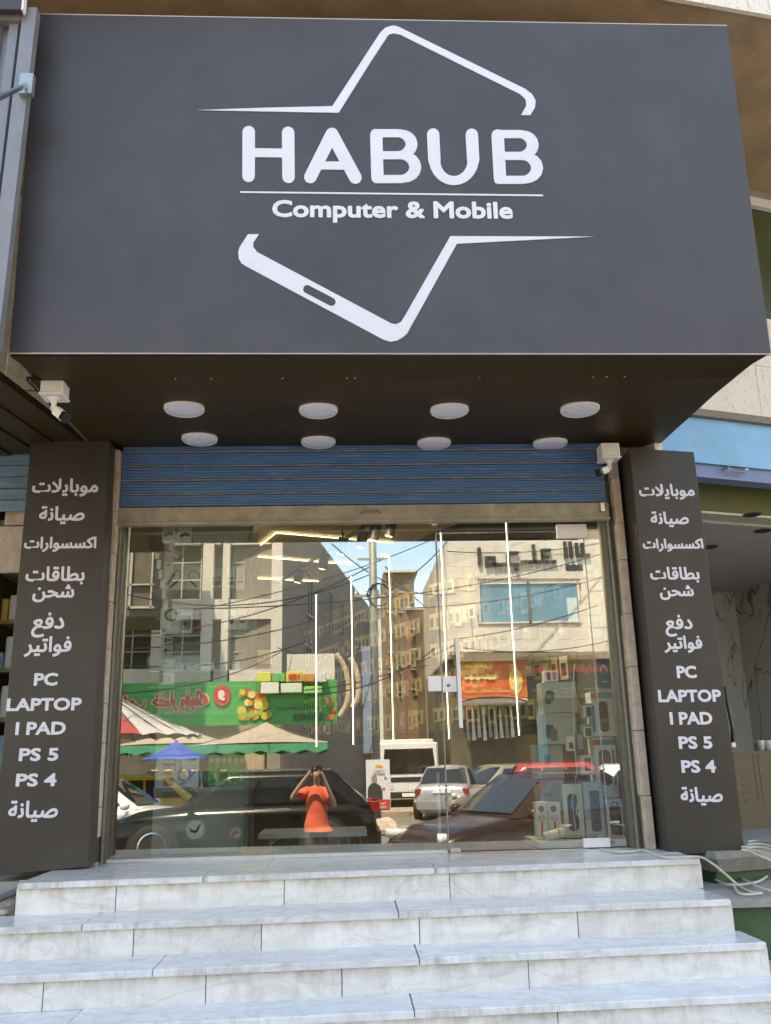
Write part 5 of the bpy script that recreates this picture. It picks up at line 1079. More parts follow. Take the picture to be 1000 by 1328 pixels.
Xs = lambda x: wrect(x, 720, x+1, 721, D)[0]; Zs = lambda y, x=700: mir(x, y, D).z
def bar(x0, y0, x1, y1):
    m = MB(); m.box(Xs(x0), Xs(x1), -D-.0+.0, -D+.12, Zs(y1, x0), Zs(y0, x0)); m.build('letter', M_let, b3)
for r_ in ((619, 711, 623.5, 733), (628, 722, 632, 736), (632.5, 722, 642, 726), (638, 726.5, 642, 736), (632.5, 731, 673, 734.5), (660, 716, 672, 719.5), (656, 719, 660, 730.5), (666, 737, 671, 740.5), (690, 707, 694, 731), (673.5, 727.5, 697, 731), (701, 712.5, 714, 716), (701, 716.5, 705, 728), (701, 720.5, 712, 723.5), (698, 727.5, 720, 730.5), (731, 703, 735, 724), (738, 703, 742, 724), (746, 705, 750, 722.5), (753, 705, 757, 720), (750.2, 719, 764, 722.5)): bar(*r_)
wtext('888', 733, 732, 756, 741, D, M_let, b3, .03)
wbox('brown_fascia', 590, 846.5, 800, 856, D-.05, .5, mat('brown_fascia_panel', (.22, .17, .12), .6, .1), b3); wtext('معرض الملابس الحديثة للنساء والاطفال', 668, 848.5, 775, 854, D-.07, col((.1, .07, .05)), b3)
# shops beneath
s1 = wbox('dark_sign_panel', 682, 857, 800, 905, D+.4, .1, mat('dark_green_sign', (.03, .045, .03), .4, .2, 3), b3); wtext('محلات البيت تخفيضات', 686, 859, 786, 875, D+.38, col((.45, .06, .05)), s1, .03); wtext('ملابس احذية هدايا', 690, 890, 780, 898, D+.38, col((.55, .3, .25)), s1)
s2 = wbox('red_sign_panel', 598, 858, 683, 905, D+.2, .1, mat('red_sign', (.38, .045, .02), .4, .3, 3, c2=(.5, .16, .03)), b3); wtext('ملابس نسائية', 602, 874, 645, 882, D+.18, col((.65, .5, .2)), s2, .03); wtext('اسعار خاصة للجميع', 602, 893, 668, 900, D+.18, col((.65, .5, .2)), s2); wtext('عروض', 602, 860, 638, 868, D+.18, col((.7, .6, .1)), s2, .02)
X0, X1, Z0, Z1 = wrect(658, 866, 680, 900, D+.17); m = MB(); m.poly([circ((X0+X1)/2, (Z0+Z1)/2, .22, 18, .4)], lambda a, b, d: (a, -(D+.19)+d, b), 0, .02); m.build('painted_figure', col((.6, .42, .12)), s2)
aw = wbox('white_awning', 598, 906, 684, 911, D-.6, 1.2, M_wst, b3)
m = MB(); c = mir(640, 918, D-.65); m.tube([(c.x+1.25*math.cos(t*math.pi/12), c.y, c.z+.32*math.sin(t*math.pi/12)) for t in range(13)], .03, 6); m.build('black_arch', M_black, b3)
wbox('teal_door', 697, 916, 709, 985, D+1.4, .1, mat('teal_door', (.06, .2, .26), .5, .2), b3, to_ground=True)
for i in range(9):
    x = 603+7.2*i; t = thing('hanging_garment', 'pale garment on the rack under the red sign, '+['first', 'second', 'third', 'fourth', 'fifth', 'sixth', 'seventh', 'eighth', 'ninth'][i]+' from the left in the reflection', 'clothes', mir(x+3, 920, D+.9))
    X0, X1, Z0, Z1 = wrect(x, 920, x+6.4, 958+rs.uniform(-3, 3), D+.9); g_ = rs.choice([(.55, .52, .48), (.42, .40, .37), (.6, .58, .55), (.3, .27, .22)]); m = MB()
    m.hexa([(X0+.04, -D-.98, Z0), (X1-.0, -D-.98, Z0), (X1, -D-.9, Z0), (X0+.04, -D-.9, Z0), (X0+.06, -D-.96, Z1), (X1-.05, -D-.96, Z1), (X1-.05, -D-.92, Z1), (X0+.06, -D-.92, Z1)]); m.build('cloth', col(g_), t); m = MB(); m.tube([((X0+X1)/2, -D-.94, Z1), ((X0+X1)/2, -D-.94, Z1+.1)], .01, 4); m.build('hanger', M_chrome, t)
m = MB(); a = mir(599, 919, D+.94); b = mir(676, 919, D+.94); m.tube([a, (b.x, b.y, a.z)], .02, 5); tag(m.build('clothes_rail', M_chrome), 'steel rail carrying the pale garments under the red sign', 'rail')

# green grocer banner
D = 23.5
gb = thing('green_banner', 'long bright green shop banner with red Arabic writing and painted fruit, reflected at the left', 'sign', mir(300, 912, D))
gm = mat('green_banner_print', (.03, .26, .06), .5, .2, 2, c2=(.05, .34, .09), dirt=.2)
bn = wbox('banner_panel', 130, 884, 437, 941, D, .12, gm, gb)
wtext('خضار وفواكه', 196, 894, 272, 924, D-.025, col((.6, .5, .4)), gb, .055); wtext('خضار وفواكه', 197.5, 895.5, 270.5, 922.5, D-.05, col((.42, .05, .035)), gb, .02); wtext('الشعب', 150, 898, 190, 926, D-.025, col((.6, .5, .4)), gb, .055); wtext('الشعب', 151.5, 899.5, 188.5, 924.5, D-.05, col((.42, .05, .035)), gb, .02)
def wdisc(name, x, y, r_, D, m_, par, ry=None, th=.02):
    c = mir(x, y, D); s = (D+6.4)/FPX; m = MB(); m.poly([circ(c.x, c.z, r_*s, 20, (ry or r_)*s)], lambda a, b, d: (a, -D+d, b), 0, th); return m.build(name, m_, par)
wdisc('red_disc', 288, 902, 11, D-.03, col((.5, .06, .05)), gb, 13); wtext('و', 283, 895, 292, 909, D-.06, col((.7, .6, .55)), gb, .03)
fr_ = random.Random(8)
for i in range(34):
    x = fr_.uniform(312, 350); y = fr_.uniform(897, 932); cc = fr_.choice([(.6, .3, .03), (.6, .45, .05), (.45, .07, .03), (.65, .55, .2), (.3, .4, .05)]); wdisc('painted_fruit', x, y, fr_.uniform(3, 6), D-.02-.0015*i, col(cc), gb)
for i in range(7): wdisc('painted_fruit', 430+fr_.uniform(-4, 4), fr_.uniform(908, 932), 3.5, D-.02-.0015*i, col((.5, .15, .05)), gb)
wtext('اسعار منافسة 2861022', 358, 914, 415, 921, D-.03, col((.05, .1, .04)), gb); wtext('2361022', 380, 925, 420, 934, D-.03, col((.06, .12, .05)), gb, .01); wtext('بكم نفتخر', 215, 920, 250, 928, D-.03, col((.5, .6, .3)), gb)
k_ = 0
for x0, y0, x1, y1, cc, tx in ((333, 872, 352, 884, (.5, .55, .1), None), (353, 873, 370, 884, (.1, .4, .12), None), (371, 871, 392, 884, (.6, .5, .06), '150'), (393, 874, 408, 884, (.5, .2, .05), None), (409, 872, 423, 884, (.5, .5, .45), None), (338, 885, 362, 899, (.62, .62, .58), None), (364, 886, 392, 898, (.55, .60, .5), None), (394, 890, 418, 899, (.2, .5, .15), None)):
    o = wbox('shop_carton', x0, y0, x1-.3, y1, D-.5, .4, col(cc), None, b=.02); k_ += 1; tag(o, ['olive', 'green', 'yellow 150 priced', 'orange', 'cream', 'wide white', 'wide pale green', 'flat green'][k_-1]+' goods carton stacked along the green banner in the reflection', 'box')
    if tx: wtext(tx, x0+3, y0+3, x1-3, y1-3, D-.52, col((.5, .05, .04)), o, .02)
for i in range(13):                                         # produce crates below the awnings
    x = 190+18*i; X0, X1, Z0, Z1 = wrect(x, 1000, x+15, 1012, 21.5); t = thing('produce_crate', 'crate of produce under the awnings, '+['first', 'second', 'third', 'fourth', 'fifth', 'sixth', 'seventh', 'eighth', 'ninth', 'tenth', 'eleventh', 'twelfth', 'thirteenth'][i]+' from the left in the reflection', 'crate', ((X0+X1)/2, -21.7, Z0))
    m = MB(); m.box(X0, X1, -21.9, -21.5, Z0-.02, Z0); m.box(X0, X1, -21.52, -21.5, Z0, Z1); m.box(X0, X1, -21.9, -21.88, Z0, Z1); m.build('crate_box', col(fr_.choice([(.1, .25, .12), (.35, .25, .12), (.1, .15, .3)])), t); m = MB(); cc = fr_.choice([(.5, .08, .04), (.2, .35, .06), (.6, .35, .05), (.45, .4, .1)])
    for q in range(9): m.smooth = True; m.lathe((X0+.06+(X1-X0-.12)*fr_.random(), -21.6-.2*fr_.random(), Z1-.04+.04*fr_.random()), [(.01, -.05), (.05, 0), (.01, .05)], 7)
    o = m.build('produce', col(cc), t); o['kind'] = 'stuff'
    m = MB(); m.box(X0+.02, X1-.02, -21.85, -21.55, ZS, Z0-.021); tag(m.build('crate_stand', M_brn), 'dark stand under the '+['first', 'second', 'third', 'fourth', 'fifth', 'sixth', 'seventh', 'eighth', 'ninth', 'tenth', 'eleventh', 'twelfth', 'thirteenth'][i]+' produce crate from the left', 'stand', 'stands under the produce crates')

# umbrellas
def umbrella(label, c, r_, hz, drop, n, m_, m2=None, red=(), pole=True, val=.25, name='market_umbrella'):
    t = thing(name, label, 'umbrella', (c[0], c[1], ZS)); cx, cy = c
    ap = (cx, cy, hz+drop); rim = [(cx+r_*math.cos(2*math.pi*(i+.5)/n), cy+r_*math.sin(2*math.pi*(i+.5)/n), hz) for i in range(n)]
    for i in range(n):
        a, b = Vector(rim[i]), Vector(rim[(i+1) % n]); A_ = Vector(ap); K_ = 6; v = []; f = []
        for j in range(K_+1):
            u = j/K_; p = A_.lerp(a, u); q = A_.lerp(b, u); s_ = .06*r_*math.sin(math.pi*u)
            for l in range(4): w_ = l/3; pt = p.lerp(q, w_); v.append((pt.x, pt.y, pt.z-s_*.6-.05*r_*u*math.sin(math.pi*w_)*-.4))
        for j in range(K_):
            for l in range(3): f.append((j*4+l, j*4+l+1, j*4+5+l, j*4+4+l))
        m = MB(); m.smooth = True; m.add(v, f); m.build('canopy_panel', m2 if i in red else m_, t)
        if val:
            K2 = 12; v = []
            for l in range(K2+1): pt = a.lerp(b, l/K2); v += [(pt.x, pt.y, pt.z), (pt.x, pt.y, pt.z-val*(.65+.35*abs(math.sin(l*math.pi/2))))]
            m = MB(); m.add(v, [(2*l, 2*l+1, 2*l+3, 2*l+2) for l in range(K2)]); m.build('scalloped_valance', MATS['awning_green'], t)
    m = MB()
    for p in rim: m.tube([Vector(ap)-Vector((0, 0, .04)), Vector(p)-Vector((0, 0, .03))], .012, 5)
    o = m.build('rib_frame', M_frame, t)
    m = MB(); m.cyl((cx, cy, ZS), ap, .03, n=8); m.build('pole', M_frame, t)
    m = MB(); m.lathe((cx, cy, ZS), [(.3, 0), (.3, .06), (.06, .12)], 12); m.build('base', M_conc, t)
mat('awning_green', (.04, .28, .14), .6, .1, 5)
M_can = mat('beige_canvas', (.34, .285, .22), .8, .1, 5); M_canw = mat('white_canvas', (.42, .40, .385), .75, .08, 5)
def zat_(y, x, D): return mir(x, y, D).z
umbrella('beige market umbrella with a green scalloped valance, the right one', (mir(345, 960, 19).x, -19), 2.45, zat_(965, 345, 17.5), .62, 4, M_can)
umbrella('beige market umbrella with a green scalloped valance, the left one', (mir(235, 960, 19.6).x, -19.6), 2.4, zat_(966, 235, 18), .55, 4, M_can)
umbrella('large white street umbrella with a red panel, at the far left of the reflection', (mir(128, 940, 13.5).x, -13.5), 2.2, zat_(953, 210, 12), 1.1, 24, M_canw, col((.4, .06, .05)), (3, 13), val=0)
umbrella('small blue street umbrella between the white one and the beige ones', (mir(228, 980, 16.5).x, -16.5), .85, zat_(985, 228, 16.5), .45, 8, mat('blue_canvas', (.03, .08, .38), .6, .15, 5), val=0)

# street pole with cables, poster, rock
D = 15.4
pl = thing('utility_pole', 'round steel street pole with cable loops and a transformer drum, reflected left of the truck', 'pole', (mir(487, 1060, D).x, -D, ZS+.13))
x_ = mir(487, 1000, D).x; m = MB(); m.smooth = True; m.cyl((x_, -D, ZS+.13), (x_+.05, -D, 7.5), .115, .09, 16); m.build('pole_shaft', mat('galvanised_pole', (.22, .24, .22), .55, .2, 6, metal=.3), pl)
c = mir(491, 772, D); m = MB(); m.tube([(c.x+.28*math.cos(t*.5236), -D+.05+.02*(t % 5), c.z+.28*math.sin(t*.5236)) for t in range(38)], .018, 5); m.build('cable_coil', M_black, pl)
m = MB(); m.box(x_-.45, x_+.5, -D-.03, -D+.03, c.z-.04, c.z+.02); m.box(x_-.35, x_+.35, -D-.03, -D+.03, c.z+.9, c.z+.95); m.build('cross_arm', M_conc, pl)
for i in range(4): m = MB(); m.lathe((x_-.4+.27*i, -D, c.z+.02), [(.02, 0), (.045, .03), (.03, .07), (.045, .1), (.01, .13)], 10); m.build('insulator', M_wpaint, pl)
pb = wbox('pole_banner', 470, 838, 482, 977, D-.1, .08, mat('blue_grey_board', (.20, .25, .32), .3, .2, 2), None); tag(pb, 'tall narrow blue grey board fixed beside the street pole', 'sign')
a = wbox('frame', 469, 836, 470, 978, D-.12, .1, M_chrome, pb)
ps = thing('election_poster', 'white and red poster of a bearded man in a black shirt leaning on the pole', 'poster', mir(491, 1050, D-.4))
def prect2(name, x0, y0, x1, y1, D, m_, th=.01): return wbox(name, x0, y0, x1, y1, D, th, m_, ps)
prect2('poster_sheet', 475, 985, 506, 1051, D-.35, col((.62, .64, .66)), .02); prect2('red_band', 475, 1037, 506, 1051, D-.355, col((.5, .04, .03)), .004)
wtext('انتخبوا', 481, 1040, 500, 1043.5, D-.365, W_, ps); wtext('2005491818', 479, 1045, 502, 1048.5, D-.365, W_, ps)
wdisc('sun_logo', 491.5, 996, 5, D-.356, col((.65, .3, .03)), ps, 4, .004); prect2('logo_base', 486, 996.5, 498, 999, D-.3605, col((.6, .62, .64)), .004); wtext('الاسم', 484, 1001, 499, 1004, D-.357, col((.1, .15, .4)), ps)
X = lambda x: wrect(x, 1010, x+1, 1011, D-.36)[0]; Z = lambda y: mir(485, y, D-.36).z
m = MB(); m.poly([[(X(476.5), Z(1036.8)), (X(477), Z(1022)), (X(480.5), Z(1017)), (X(484), Z(1015)), (X(488), Z(1016)), (X(493), Z(1019)), (X(495.5), Z(1025)), (X(495.8), Z(1036.8))]], lambda a, b, d: (a, -(D-.356)+d, b), 0, .003); m.build('printed_shirt', col((.03, .04, .04)), ps)
wdisc('printed_face', 485.3, 1010, 3.6, D-.3605, col((.35, .22, .16)), ps, 5, .003); wdisc('printed_logo', 500, 1009, 1.4, D-.357, col((.4, .03, .1)), ps, th=.003); wdisc('printed_logo', 498, 1023, 1.6, D-.357, col((.5, .05, .05)), ps, th=.003)
m = MB(); c = mir(499, 1061, 14.9); m.add([(c.x+dx*.28, c.y+dy*.2, ZS+.13+dz*.26) for dx, dy, dz in ((-1, -1, 0), (1, -1, 0), (1, 1, 0), (-1, 1, 0), (-.8, -.6, .8), (.3, -.7, 1), (.8, .5, .7), (-.5, .7, .95), (-1.05, 0, .4), (1.1, 0, .35))], [(0, 1, 2, 3), (4, 5, 6, 7), (0, 1, 5, 4), (1, 9, 5), (9, 2, 6), (9, 6, 5), (2, 3, 7, 6), (3, 8, 7), (8, 4, 7), (8, 0, 4), (0, 8, 3), (1, 2, 9)]); tag(m.build('rock', M_jamb), 'pale rock on the kerb at the foot of the poster', 'rock')
# beige flexible ducts by the pole
m = MB(); m.smooth = True; m.tube(smooth([mir(x, y, 22) for x, y in ((436, 848), (447, 866), (452, 890), (450, 912), (440, 930))]), .09, 8); tag(m.build('hanging_duct', M_tan), 'thick beige hanging duct left of the street pole, the left of two', 'pipe')
m = MB(); m.smooth = True; m.tube(smooth([mir(x, y, 22) for x, y in ((454, 853), (461, 866), (465, 885), (464, 905), (456, 918))]), .09, 8); tag(m.build('hanging_duct', M_tan), 'thick beige hanging duct left of the street pole, the right of two', 'pipe')

# overhead cables
cb = [((150, 806), (560, 700), 15, 20, .35), ((150, 824), (480, 735), 15, 15.4, .4), ((150, 842), (420, 800), 12, 20, .2), ((160, 790), (790, 715), 11, 21, .5), ((160, 862), (480, 790), 12, 15.4, .5), ((480, 790), (800, 742), 15.4, 21.9, .3), ((500, 735), (580, 800), 15.4, 40, .3), ((430, 705), (590, 770), 18, 20, .5), ((590, 829), (775, 785), 17, 17, .12), ((400, 900), (565, 840), 14, 16, .3), ((150, 900), (370, 842), 12, 24, .3),
      ((360, 840), (560, 862), 24, 30, .4), ((580, 715), (800, 700), 20, 21.8, .2), ((600, 840), (800, 828), 20, 21.8, .25), ((395, 895), (600, 830), 15, 16, .25), ((490, 775), (590, 690), 15.4, 21, .2), ((160, 770), (480, 745), 14, 15.4, .5)]
for i, (a, b, da, db, sg_) in enumerate(cb):
    m = MB(); m.tube(grid_curve(mir(*a, da), mir(*b, db), sg_), .017, 4); tag(m.build('overhead_cable', M_black), 'thin black overhead cable sagging across the reflected street', 'cable', 'overhead street cables')

# ------------------------------------------------------------------ vehicles
def car(name, label, loc, rz, L_, W_c, H_, paint, style, cat='car', plate='', rim=M_chrome):
    t = thing(name, label, cat, (loc[0], loc[1], ZS), None, rz); P = lambda m, n, mt, par=t: m.build(n, mt, par, world=False)
    w = W_c/2; zb_ = .20
    ST = {'suv': dict(top=[(-.5, .62), (-.49, .86), (-.47, 1.02), (-.40, 1.05), (-.1, 1.04), (.18, 1.02), (.26, .99), (.40, .93), (.465, .84), (.49, .68), (.5, .5)], cab=(.24, .08, -.33, -.47), belt=1.02, r=.36),
          'sedan': dict(top=[(-.5, .55), (-.495, .80), (-.47, .93), (-.36, .95), (-.1, .90), (.15, .88), (.25, .86), (.40, .76), (.47, .66), (.495, .52), (.5, .42)], cab=(.235, .06, -.20, -.385), belt=.89, r=.31),
          'hatch': dict(top=[(-.5, .5), (-.49, .82), (-.47, .95), (-.38, .96), (-.1, .92), (.18, .9), (.28, .88), (.42, .78), (.475, .66), (.495, .5), (.5, .4)], cab=(.27, .08, -.36, -.48), belt=.91, r=.30)}[style]
    K_ = H_/{'suv': 1.65, 'sedan': 1.45, 'hatch': 1.48}[style]
    def hw(u): return w*(1-.16*abs(2*u)**4)
    v = []; f = []; prof = lambda u, zt: [(.80*hw(u), zb_), (.97*hw(u), zb_+.12), (1.0*hw(u), zb_+(zt-zb_)*.45), (.985*hw(u), zb_+(zt-zb_)*.78), (.93*hw(u), zb_+(zt-zb_)*.95), (.78*hw(u), zt), (.3*hw(u), zt+.02)]
    top = []
    for (u0, z0), (u1, z1) in zip(ST['top'][:-1], ST['top'][1:]):
        n_ = 4 if u1-u0 > .09 else 1
        for k in range(n_): top.append((u0+(u1-u0)*k/n_, (z0+(z1-z0)*k/n_)*K_))
    top.append((ST['top'][-1][0], ST['top'][-1][1]*K_))
    for u, zt in top:
        pr = prof(u, zt); v += [(u*L_, -y, z) for y, z in pr] + [(u*L_, y, z) for y, z in reversed(pr)]
    n_ = 14; M_ = len(top)
    for i in range(M_-1):
        for k in range(n_): f.append((i*n_+k, i*n_+(k+1) % n_, (i+1)*n_+(k+1) % n_, (i+1)*n_+k))
    f += [tuple(range(n_)), tuple(range((M_-1)*n_, M_*n_))]
    m = MB(); m.smooth = True; m.add(v, f); P(m, 'body', paint)
    bw, tw = .86*w, .66*w; zb2 = ST['belt']*K_-.03; c0, c1, c2, c3 = [q*L_ for q in ST['cab']]
    def side(s, tt, sg_, off=0):
        xb = c0+(c3-c0)*s; xt = c1+(c2-c1)*s; y = bw+(tw-bw)*tt**1.3+off; return (xb+(xt-xb)*tt, sg_*y, zb2+(H_-zb2-.05)*tt)
    # cabin shell
    v = []; NS, NT = 8, 5
    m = MB(); m.smooth = True
    for i in range(NS+1):
        s = i/NS; ring = [side(s, j/NT, -1) for j in range(NT+1)]; x_t = ring[-1][0]
        ring += [(x_t-(0), yy*tw, H_-.05+.05*(1-yy*yy)) for yy in (-.8, -.4, 0, .4, .8)] + [side(s, 1-j/NT, 1) for j in range(NT+1)]; v += ring
    n_ = len(v)//(NS+1)
    m.add(v, [(i*n_+k, i*n_+k+1, (i+1)*n_+k+1, (i+1)*n_+k) for i in range(NS) for k in range(n_-1)] + [tuple(range(n_)), tuple(range(NS*n_, (NS+1)*n_))]); P(m, 'cabin', paint)
    def quadgrid(fn, name, mt, n1=6, n2=5, sm=True, par=t):
        v = [fn(i/n1, j/n2) for i in range(n1+1) for j in range(n2+1)]; m = MB(); m.smooth = sm; m.add(v, [(i*(n2+1)+j, i*(n2+1)+j+1, (i+1)*(n2+1)+j+1, (i+1)*(n2+1)+j) for i in range(n1) for j in range(n2)]); return m.build(name, mt, par, world=False)
    for nm, xa, xb, sx in (('windscreen', c0, c1, 1), ('rear_window', c3, c2, -1)):
        def fn(a, b, xa=xa, xb=xb, sx=sx):
            tt = .1+.82*b; y = (bw+(tw-bw)*tt**1.3)*(2*a-1)*.93; return (xa+(xb-xa)*tt+sx*(.012+.05*(1-(2*a-1)**2)*.3), y, zb2+(H_-zb2-.05)*tt+.012)
        quadgrid(fn, nm, CARGLASS)
    spans = [(.10, .36), (.39, .66), (.69, .86)] if style != 'sedan' else [(.10, .42), (.45, .80)]
    for sg_ in (-1, 1):
        for s0, s1 in spans: quadgrid(lambda a, b: side(s0+(s1-s0)*a + .0, .12+.74*b, sg_, .008), 'side_window', CARGLASS, 4, 4)
    r_ = ST['r']; wx = (.5*L_-.82*(.9 if style == 'hatch' else 1), -.5*L_+.88*(.8 if style == 'hatch' else 1))
    for x in wx:
        for sg_ in (-1, 1):
            y = w*.955; m = MB(); m.lathe((x, sg_*(y-.0), r_), [(r_*1.18, -.1*sg_), (r_*1.18, (w*1.004-y)*sg_), (r_*.5, (w*1.006-y)*sg_)], 28, 'Y'); P(m, 'wheel_arch', M_black)
            m = MB(); m.smooth = True; m.lathe((x, sg_*(y-.02), r_), [(r_*.6, -.1*sg_), (r_*.96, -.1*sg_), (r_, -.06*sg_), (r_, .06*sg_), (r_*.95, .1*sg_), (r_*.66, .105*sg_)], 28, 'Y'); wh = P(m, 'wheel', M_rub)
            m = MB(); m.lathe((x, sg_*(y-.02), r_), [(r_*.64, .05*sg_), (r_*.66, .108*sg_), (r_*.6, .112*sg_), (r_*.58, .06*sg_)], 24, 'Y'); 
            for k in range(8): a = k*math.pi/4; m.hexa([(x+math.cos(a+e1)*rr1, sg_*(y-.02+yy), r_+math.sin(a+e1)*rr1) for yy in (.075, .10) for e1, rr1 in ((-.5, .05), (.5, .05), (.10, r_*.6), (-.10, r_*.6))])
            m.build('rim', rim, wh, world=False)
    lz = .66*K_ if style != 'suv' else .8
    for sg_ in (-1, 1):
        m = MB(); m.smooth = True; m.obox((.465*L_, sg_*w*.70, lz), .12, .30, .12, sg_*-.5); P(m, 'headlight', mat('headlamp_glass', (.6, .62, .64), .1, 0))
        m = MB(); m.obox((-.487*L_, sg_*w*.72, lz+.10), .09, .26, .15, sg_*.42); P(m, 'tail_light', mat('tail_lamp', (.35, .02, .02), .15, 0))
        m = MB(); m.smooth = True; m.lathe((c0-.22, sg_*(w*1.0+.08), zb2+.06), [(.02, -.07), (.09, -.04), (.095, .03), (.05, .07)], 12); P(m, 'wing_mirror', paint)
        for s in (.3, .62) if style != 'hatch' else (.3,):
            x, y, z = side(s, 0, sg_); m = MB(); m.box(x-.09, x+.09, min(sg_*w*.985, sg_*(w*.985+.03)), max(sg_*w*.985, sg_*(w*.985+.03)), zb2-.13, zb2-.10); P(m, 'door_handle', paint if style != 'sedan' else M_chrome)
        m = MB()
        for s in (.40, .67):
            x, y, z = side(s, 0, sg_); m.box(x-.006, x+.006, min(sg_*w*.9, sg_*(w*1.003)), max(sg_*w*.9, sg_*(w*1.003)), .36, zb2-.05)
        P(m, 'door_seam', M_black)
    m = MB(); m.obox((.497*L_, 0, .5*K_), .04, .95, .17); P(m, 'grille', M_black)
    for xx, n_ in ((.503*L_+.02, 'number_plate'), (-.503*L_, 'number_plate')):
        m = MB(); m.obox((xx, 0, .46 if xx > 0 else (.78 if style == 'sedan' else .86)), .015, .50, .11); P(m, n_, W_)
    m = MB(); m.obox((-.5*L_-.005, 0, .40), .10, W_c*.80, .20); m.obox((.5*L_-.02, 0, .34), .10, W_c*.74, .16); P(m, 'bumper', paint if style == 'sedan' else M_black)
    return t
PB = mat('black_car_paint', (.008, .0075, .007), .16, .05, 4, spec=.35); PR = mat('dark_maroon_paint', (.026, .012, .010), .16, .08, 4, spec=.35)
PW = mat('white_car_paint', (.7, .7, .7), .25, .04, 4, coat=.5); PS_ = mat('silver_car_paint', (.36, .37, .38), .28, .05, 4, metal=.4, coat=.4)
PBG = mat('champagne_car_paint', (.33, .30, .25), .3, .05, 4, metal=.4, coat=.4); PRD = mat('red_car_paint', (.34, .035, .03), .22, .05, 4, coat=.5); PY = mat('taxi_yellow_paint', (.65, .36, .03), .25, .05, 4, coat=.5)
X = lambda x, D: mir(x, 1040, D).x
car('parked_suv', 'black sport utility car parked sideways behind the photographer, reflected low at the left', (X(316, 9.4), -10.0), math.pi, 4.5, 1.82, 1.54, PB, 'suv')
car('parked_car', 'white saloon car reflected at the lower left edge behind the black one', (X(128, 12.3), -12.3), math.pi*.03+0, 4.6, 1.8, 1.45, PW, 'sedan')
car('taxi', 'yellow taxi roof reflected between the white car and the black one', (X(205, 15.8), -15.9), 0.02, 4.4, 1.75, 1.45, PY, 'sedan')
car('parked_car', 'silver saloon seen from behind, reflected beside the white truck', (X(584, 21.4), -21.3), math.pi*.5+math.pi+.22, 4.3, 1.72, 1.46, PS_, 'sedan')
car('parked_car', 'champagne saloon reflected behind the silver one under the garments', (X(645, 21.0), -20.6), math.pi-.5+math.pi*.0, 4.4, 1.75, 1.45, PBG, 'sedan')
car('parked_car', 'red hatchback reflected at the right behind the speaker boxes', (X(752, 16.3), -16.6), math.pi*1.0+.12+math.pi, 3.9, 1.7, 1.5, PRD, 'hatch')
car('parked_car', 'dark maroon car close to the shop, its windscreen and bonnet reflected low at the right', (2.75, -7.05), math.pi*.86, 4.3, 1.75, 1.44, PR, 'sedan')
car('parked_car', 'white car fragment reflected between the maroon car and the right corner boxes', (X(838, 12.6), -12.4), .1, 4.2, 1.75, 1.46, PW, 'sedan')
# white box truck
D = 24.0
tx = mir(532, 1040, D).x; tk2 = thing('white_truck', 'white light truck facing the shop with a wide dark windscreen, reflected behind the pole', 'truck', (tx, -D, ZS))
def P2(m, n, mt, par=tk2): return m.build(n, mt, par, world=False)
m = MB(); m.bbox(-.98, .98, -1.6, 0, .55, 2.18, .06); P2(m, 'cab', PW)
m = MB(); m.hexa([(-.88, -.0, 1.18), (.88, -.0, 1.18), (.88, .012, 1.18), (-.88, .012, 1.18), (-.80, -.02, 1.98), (.80, -.02, 1.98), (.80, .010, 1.98), (-.80, .010, 1.98)]); P2(m, 'windscreen', CARGLASS)
for sg_ in (-1, 1):
    m = MB(); m.box(min(sg_*.981, sg_*.99), max(sg_*.981, sg_*.99), -1.1, -.2, 1.2, 1.95); P2(m, 'side_window', CARGLASS)
    m = MB(); m.box(min(sg_*1.08, sg_*1.24), max(sg_*1.08, sg_*1.24), -.02, .05, 1.3, 1.75); m.box(min(sg_*.98, sg_*1.1), max(sg_*.98, sg_*1.1), -.01, .02, 1.66, 1.7); P2(m, 'wing_mirror', M_black)
    m = MB(); m.box(min(sg_*.55, sg_*.88), max(sg_*.55, sg_*.88), 0, .02, .72, .9); P2(m, 'headlight', MATS['headlamp_glass'])
    for y in (-.75, -4.2):
        m = MB(); m.smooth = True; m.lathe((sg_*.82, y, .38), [(.2, -.1), (.37, -.1), (.38, -.05), (.38, .05), (.37, .1), (.2, .1)], 22, 'X'); w_ = P2(m, 'wheel', M_rub); m = MB(); m.lathe((sg_*.84, y, .38), [(.05, -.09), (.22, -.09), (.22, .09), (.05, .09)], 16, 'X'); P2(m, 'rim', M_wpaint, w_)
m = MB(); m.bbox(-.94, .94, -.02, .08, .42, .62, .03); P2(m, 'bumper', M_black)
m = MB(); m.box(-.62, .62, .0, .014, .93, 1.08); P2(m, 'grille', M_black)
m = MB(); m.box(-.26, .26, .081, .09, .47, .58); P2(m, 'number_plate', W_)
m = MB(); m.bbox(-1.0, 1.0, -5.6, -1.68, .95, 2.32, .03); P2(m, 'cargo_box', PW)
m = MB(); m.box(-.8, .8, -5.5, -1.5, .6, .948); P2(m, 'chassis', M_black)
for sg_ in (-1, 1): m = MB(); m.tube([(sg_*.25-.4, .02, 1.2), (sg_*.25+.1, .03, 1.55)], .012, 5); P2(m, 'wiper', M_black)

